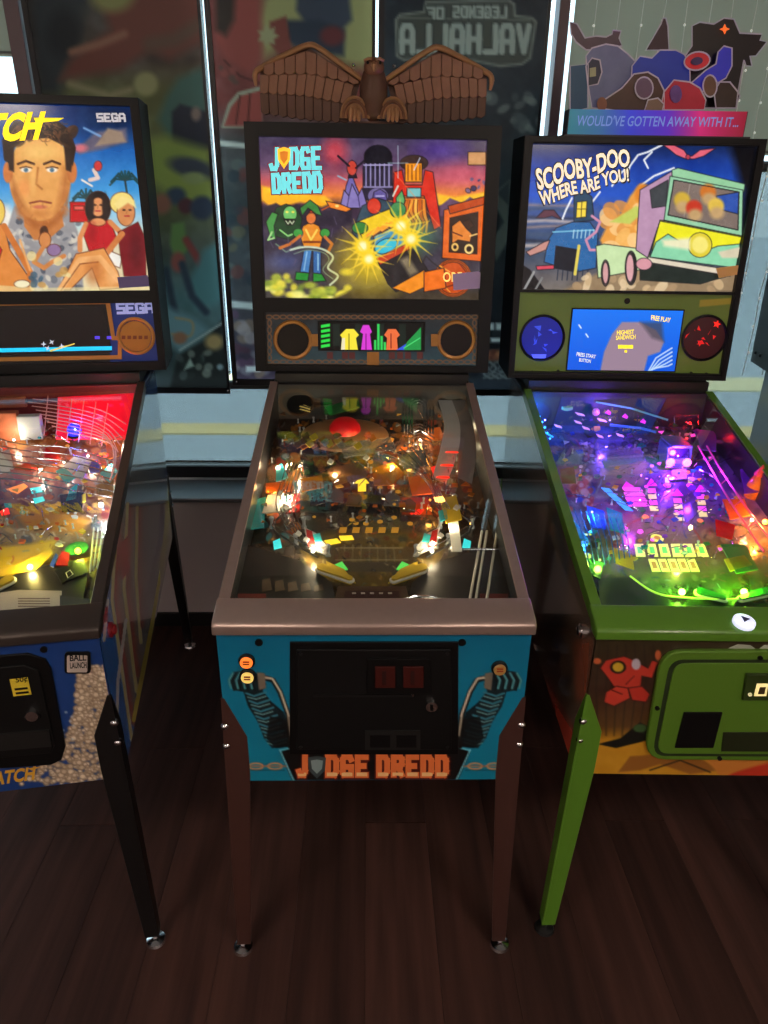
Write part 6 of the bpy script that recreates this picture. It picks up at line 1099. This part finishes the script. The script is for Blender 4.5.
layer('lantern_cutout', .014, [(586, 66), (592, 58), (600, 60), (602, 72), (598, 84), (588, 86)], (40, 44, 70)); layer('lantern_pane', .009, [(590, 68), (596, 67), (596, 76), (590, 77)], (170, 170, 130), False)
layer('blue_figure_cutout', .010, [(632, 66), (640, 56), (652, 58), (660, 50), (676, 50), (684, 54), (690, 62), (690, 108), (630, 108)], (26, 50, 130), emit=.12, erg=(30, 60, 220))
layer('raised_arm_cutout', .006, [(690, 84), (706, 70), (716, 64), (718, 52), (724, 46), (732, 48), (732, 66), (726, 78), (706, 90), (692, 96)], (50, 50, 160), emit=.16, erg=(60, 60, 240))
layer('red_disc_cutout', .002, oval(697, 61, 13, 9, 20, -.2), (180, 40, 50), emit=.18, erg=(240, 40, 50)); layer('red_disc_core', -.003, oval(697, 61, 6, 4, 16, -.2), (70, 50, 110), False)
layer('brown_figure_cutout', -.002, [(598, 108), (604, 100), (622, 88), (634, 74), (648, 72), (658, 78), (664, 90), (664, 110), (640, 116), (626, 112)], (84, 54, 44)); layer('pale_face_cutout', -.007, oval(644, 88, 9, 11, 16), (112, 84, 110)); layer('orange_blob_cutout', -.007, oval(602, 104, 5, 7, 14), (150, 90, 60), False)
layer('cream_blob_cutout', -.010, [(644, 112), (648, 100), (658, 98), (664, 104), (662, 112), (652, 116)], (150, 120, 100)); layer('red_figure_cutout', -.004, [(660, 110), (664, 92), (674, 80), (690, 82), (700, 88), (706, 100), (704, 110)], (150, 30, 50), emit=.15, erg=(230, 30, 60)); layer('violet_face_cutout', -.010, oval(676, 94, 6, 9, 14), (110, 70, 150), False)
layer('tan_figure_cutout', -.006, oval(710, 86, 7, 11, 16), (120, 86, 66)); layer('bush_cutout', -.003, [(716, 108), (714, 92), (720, 82), (730, 82), (738, 92), (736, 108)], (66, 48, 42)); layer('star_eye', .022, star(725, 29, 2, 5, 4), (240, 110, 50), False, .8, (255, 110, 40))
layer('teal_side_cutout', .016, [(570, 66), (588, 64), (588, 108), (570, 112)], (30, 64, 84), emit=.05, erg=(40, 130, 190))
PB = Panel(TF, (0, -.030, 2.3), (1, 0, 0), (0, 0, -1)); q0, q1 = PB.px(570, 109), PB.px(744, 130); zt_, zb_ = q0[2], .0
p = Paint(Panel(TF, (q0[0], -.030, q0[2]), (1, 0, 0), (0, 0, -1)), 0, q1[0]-q0[0], 0, q0[2]-tz-.006, .004, (40, 60, 140))
for x0, c in ((570, (36, 110, 130)), (600, (40, 110, 150)), (630, (46, 60, 190)), (670, (80, 40, 190)), (700, (190, 40, 120)), (742, (170, 30, 60))): pass
for i in range(3): p.C[..., i] = np.interp(p.U, [570, 600, 630, 668, 700, 744], [(40, 44, 50, 90, 206, 150)[k] for k in range(6)] if i == 0 else [(120, 104, 60, 40, 40, 26)[k] for k in range(6)] if i == 1 else [(140, 160, 200, 190, 120, 54)[k] for k in range(6)])
p.pts[..., 2] -= tz; p.build('sign_face', print_mat('edge_lit_print', emit=.55, rough=.3), tp)
MB().box(q0[0]-.002, q1[0]+.002, -.0295, .030, 0.006, q0[2]-tz).build('sign_box', mat('sign_smoke', (50, 50, 70), .3), tp); MB().box(q0[0]-.01, q1[0]+.02, -.036, .040, 0, .006).build('topper_base', mat('smoked_acrylic', (70, 66, 70), .2), tp)
t_ = font_text(PB, "WOULD'VE GOTTEN AWAY WITH IT...", [(578, 115), (740, 117), (738, 127), (576, 126)], glow('sign_letter_pale', (120, 150, 215), .45), tp, .0015, bold=.012); t_.location = (0, 0, -tz)

# ------------------------------------------------------------------ posters on the window, light strands
P_POST = print_mat('backlit_poster_print', rough=.35, albedo=.8, translucent=.75)
def poster(name, label, x0, x1, z0, z1, y, painter, cell=.0055):
    t = thing(name, label, 'poster', ((x0+x1)/2, y, z0)); F_ = Frame((x0+x1)/2, y, 0); P = Panel(F_, (x0-(x0+x1)/2, 0, z1), (1, 0, 0), (0, 0, -1)); p = Paint(P, 0, x1-x0, 0, z1-z0, cell)
    painter(p); p.C = np.clip((p.C*.72+p.C.mean(-1, keepdims=True)*.28)*1.3+6, 0, 255); p.pts[..., 2] -= z0; p.build('poster_print', P_POST, t)
    fr = MB(); a, b_ = x0-(x0+x1)/2, x1-(x0+x1)/2; H = z1-z0
    fr.box(a-.012, a+.006, -.003, .006, 0, H); fr.box(b_-.006, b_+.004, -.003, .006, 0, H); fr.box(a-.012, b_+.004, -.003, .006, -.02, .004); fr.build('poster_frame', mat('black_poster_edge', (22, 24, 30), .4), t)
    for xx in (a+.004, b_-.004): MB().lathe([(.004, 0), (.004, .003), (.001, .004)], (xx, -.003, -.008), (0, -1, 0), 10).build('poster_pin', m_chrome, t, True)
    return t, P
def pa(p):
    p.vgrad([(-60, (60, 54, 48)), (60, (74, 50, 40)), (90, (92, 78, 40)), (200, (88, 84, 44)), (250, (70, 70, 60)), (300, (60, 88, 88)), (390, (50, 54, 54))]).noise(22, 26, 121)
    p.poly([(30, 0), (100, -40), (60, 95), (36, 95)], (48, 44, 44), soft=8); p.ell(64, 34, 17, 24, (36, 32, 32), soft=6); p.poly([(84, -50), (210, -50), (206, 40), (170, 60), (150, 50), (120, 70), (60, 80), (70, 60), (110, 30)], (110, 44, 32), soft=6); p.line([(72, 52), (100, 44), (124, 34)], 8, (140, 74, 50), soft=3); p.line([(150, 44), (175, 40), (200, 24)], 14, (96, 56, 40), soft=5); p.ell(112, -6, 22, 18, (130, 110, 50), soft=6); p.ell(146, 84, 12, 12, (136, 112, 60), soft=3); p.line([(70, 84), (110, 96), (130, 90)], 7, (130, 100, 60), soft=3)
    p.poly([(166, 96), (178, 78), (205, 66), (212, 130), (170, 140), (158, 120)], (58, 80, 66), soft=5); p.poly([(172, 112), (180, 104), (208, 112), (214, 150), (172, 152)], (38, 34, 42), soft=2); p.ell(196, 114, 5, 7, (120, 84, 70), soft=2)
    p.poly([(150, 140), (166, 136), (210, 150), (216, 200), (190, 210), (150, 180)], (122, 120, 40), soft=6); p.ell(192, 168, 24, 10, (58, 54, 62), soft=3, rot=.25); p.ell(194, 178, 12, 6, (120, 116, 60), soft=2); p.ell(176, 196, 10, 9, (46, 52, 66), soft=3); p.ell(162, 204, 9, 10, (126, 64, 46), soft=3); p.ell(186, 206, 8, 8, (80, 36, 38), soft=2); p.ell(202, 208, 12, 12, (48, 50, 66), soft=3)
    p.poly([(172, 224), (184, 222), (188, 250), (176, 262), (170, 244)], (86, 110, 48), soft=2); p.line([(186, 240), (196, 256), (202, 268), (204, 290)], 7, (130, 46, 40), soft=2); p.ell(178, 262, 7, 10, (136, 56, 46), soft=2); p.poly([(204, 250), (222, 240), (226, 300), (196, 310), (190, 280)], (64, 104, 104), soft=4)
    p.line([(166, 270), (172, 300), (176, 316)], 7, (40, 46, 56), soft=2); p.line([(182, 264), (192, 296), (206, 312)], 7, (44, 50, 62), soft=2); p.poly([(150, 300), (190, 316), (210, 330), (180, 352), (152, 330)], (84, 112, 116), soft=4); p.line(smooth_curve([(176, 318), (192, 322), (190, 336), (172, 334)]), 2.4, (140, 110, 70), soft=1); p.ell(180, 338, 7, 6, (140, 80, 50), soft=2)
    p.poly([(178, 356), (205, 340), (224, 318), (228, 388), (170, 388)], (34, 34, 32), soft=2); p.line([(180, 350), (224, 322)], 1.6, (150, 150, 140)); p.ell(214, 342, 9, 8, (150, 110, 56), soft=3); p.blobs(12, 176, 210, 352, 376, 2, 5, [(70, 74, 70), (110, 110, 96), (40, 44, 40)], 122, .8); p.ell(220, 367, 3, 3, (110, 120, 120)); p.poly([(184, 370), (190, 358), (194, 366)], (140, 150, 130))
poster('window_poster', 'dark green and red illustrated poster hanging behind the left machine', -1.098, -.552, .985, 2.62, 1.572, pa)
def pb(p):
    p.vgrad([(-60, (110, 44, 40)), (100, (128, 50, 44)), (140, (80, 74, 72)), (210, (62, 72, 76)), (300, (70, 70, 76)), (390, (70, 50, 74))]).noise(16, 16, 131)
    p.poly([(280, -60), (382, -60), (382, 70), (345, 66), (300, 40), (262, 60), (256, 20)], (150, 134, 70), soft=8); p.poly([(212, -50), (260, -50), (262, 60), (250, 75), (225, 60), (214, 40)], (156, 56, 46), soft=5); p.poly([(214, -40), (236, -40), (234, 20), (226, 36), (216, 30)], (56, 40, 34), soft=4)
    p.poly([(300, -40), (345, -40), (352, 20), (340, 32), (310, 30), (296, 10)], (58, 60, 72), soft=3); p.poly([(286, 20), (320, 20), (345, 30), (344, 56), (300, 50), (286, 40)], (46, 50, 62), soft=3); p.poly([(270, 22), (286, 16), (292, 50), (282, 58), (270, 44)], (130, 50, 40), soft=2); p.poly(star(268, 36, 7, 11, 7), (150, 134, 84), soft=1.5); p.ell(332, 36, 12, 10, (110, 40, 40), soft=3)
    p.poly([(221, 128), (228, 104), (238, 92), (262, 86), (262, 128)], (150, 140, 110), soft=.6); p.poly([(224, 126), (231, 107), (240, 96), (262, 90), (262, 126)], (164, 56, 46), soft=.6); p.line([(240, 96), (236, 124)], 1.4, (70, 24, 22)); p.line([(250, 94), (248, 124)], 1.4, (70, 24, 22)); p.line([(224, 60), (240, 76), (262, 84)], 1.4, (80, 30, 30), soft=1); p.blobs(8, 216, 236, 66, 84, 2, 4, [(90, 60, 50), (150, 60, 50)], 132, .8)
    p.poly([(200, 138), (270, 146), (270, 151), (200, 144)], (190, 186, 172)); p.blobs(30, 226, 262, 152, 290, 3, 8, [(84, 92, 98), (60, 62, 72), (120, 56, 50), (96, 104, 96), (46, 60, 70), (110, 100, 70)], 133, .7); p.poly([(200, 298), (270, 304), (270, 311), (200, 305)], (180, 184, 180)); p.blobs(24, 234, 266, 314, 374, 3, 7, [(96, 60, 90), (130, 100, 80), (120, 110, 120), (84, 44, 60), (150, 130, 130)], 134, .75); p.poly(rect(246, 366, 260, 372), (190, 190, 190))
poster('window_poster', 'red and yellow comic style poster behind the eagle topper', -.524, .004, 1.02, 2.62, 1.572, pb)
def pc(p):
    p.vgrad([(-60, (38, 38, 42)), (90, (44, 46, 50)), (200, (40, 42, 44)), (320, (30, 30, 34)), (390, (34, 38, 46))]).noise(8, 14, 141)
    ol = [(397, 56), (396, 20), (400, 15), (424, 12), (426, 2), (508, 0), (514, 4), (515, 16), (532, 18), (536, 22), (530, 58), (522, 64), (500, 66), (470, 60), (440, 58), (404, 60)]
    p.poly(ol, (70, 66, 56), soft=1); p.line(ol, 2.6, (112, 106, 92), closed=True, soft=.6); p.line([(400, 18), (530, 20)], 1.2, (104, 98, 84))
    for tx, q, wd, gp in (('LEGENDS', rect(454, 7, 506, 17), 3.2, .7), ('OF', rect(428, 8, 443, 18), 3.2, .6), ('VALHALLA', rect(402, 26, 529, 52), 6.0, .6)):
        paint_block(p, tx, q, wd+2.2, (50, 48, 44), gp, True); paint_block(p, tx, q, wd, (150, 144, 126), gp, True)
    p.blobs(14, 486, 540, 96, 128, 3, 9, [(92, 92, 86), (70, 72, 70), (110, 108, 98)], 142, .7); p.poly([(494, 190), (508, 205), (508, 240), (496, 262), (492, 240), (504, 222), (496, 206)], (74, 74, 64), soft=1); p.line([(492, 196), (510, 180), (510, 270)], 1.4, (84, 84, 74), soft=1)
    p.poly(rect(484, 350, 512, 361), (130, 64, 40), soft=2); p.blobs(8, 484, 510, 350, 360, 1.5, 3, [(170, 90, 50), (96, 40, 30)], 143, .8)
    for k in range(4): p.line(smooth_curve([(482+k*8, 362), (488+k*8, 368), (484+k*8, 374), (490+k*8, 378)]), 1.8, (110, 112, 110)); p.line(smooth_curve([(488+k*8, 362), (482+k*8, 370), (490+k*8, 374), (484+k*8, 378)]), 1.8, (90, 92, 92))
    for q in (rect(489, 323, 494, 330), rect(496, 323, 503, 330), rect(486, 338, 489, 342), rect(491, 338, 502, 342)): p.poly(q, (170, 170, 165))
t, P = poster('window_poster', 'black poster with mirrored stone lettering behind the middle machine', .030, .566, .985, 2.62, 1.572, pc)
# hanging strands with tiny lamps
m_sw = mat('clear_strand', (206, 208, 200), .4, emit=.12); m_tiny = mat('tiny_strand_lamp', (235, 235, 225), .3, emit=.5)
bead = MB().ball((0, 0, 0), .0042, 6, 4).mesh('strand_lamp', True); bead.materials.append(m_tiny)
for k in range(13):
    x = .712+k*.0735; t = thing('light_strand', '%s hanging light strand from the window post, before the right shade' % ['first', 'second', 'third', 'fourth', 'fifth', 'sixth', 'seventh', 'eighth', 'ninth', 'tenth', 'eleventh', 'twelfth', 'thirteenth'][k], 'light strand', (x, 1.555, 2.66), 0, 'hanging light strands')
    g = random.Random(k); MB().tube([(g.uniform(-.004, .004), 0, -j*.1) for j in range(17)], .0016, 5).build('strand_wire', m_sw, t)
    for j in range(15): obj('strand_lamp', bead, None, t, (g.uniform(-.004, .004), -.003, -.05-j*.105+g.uniform(-.02, .02)))
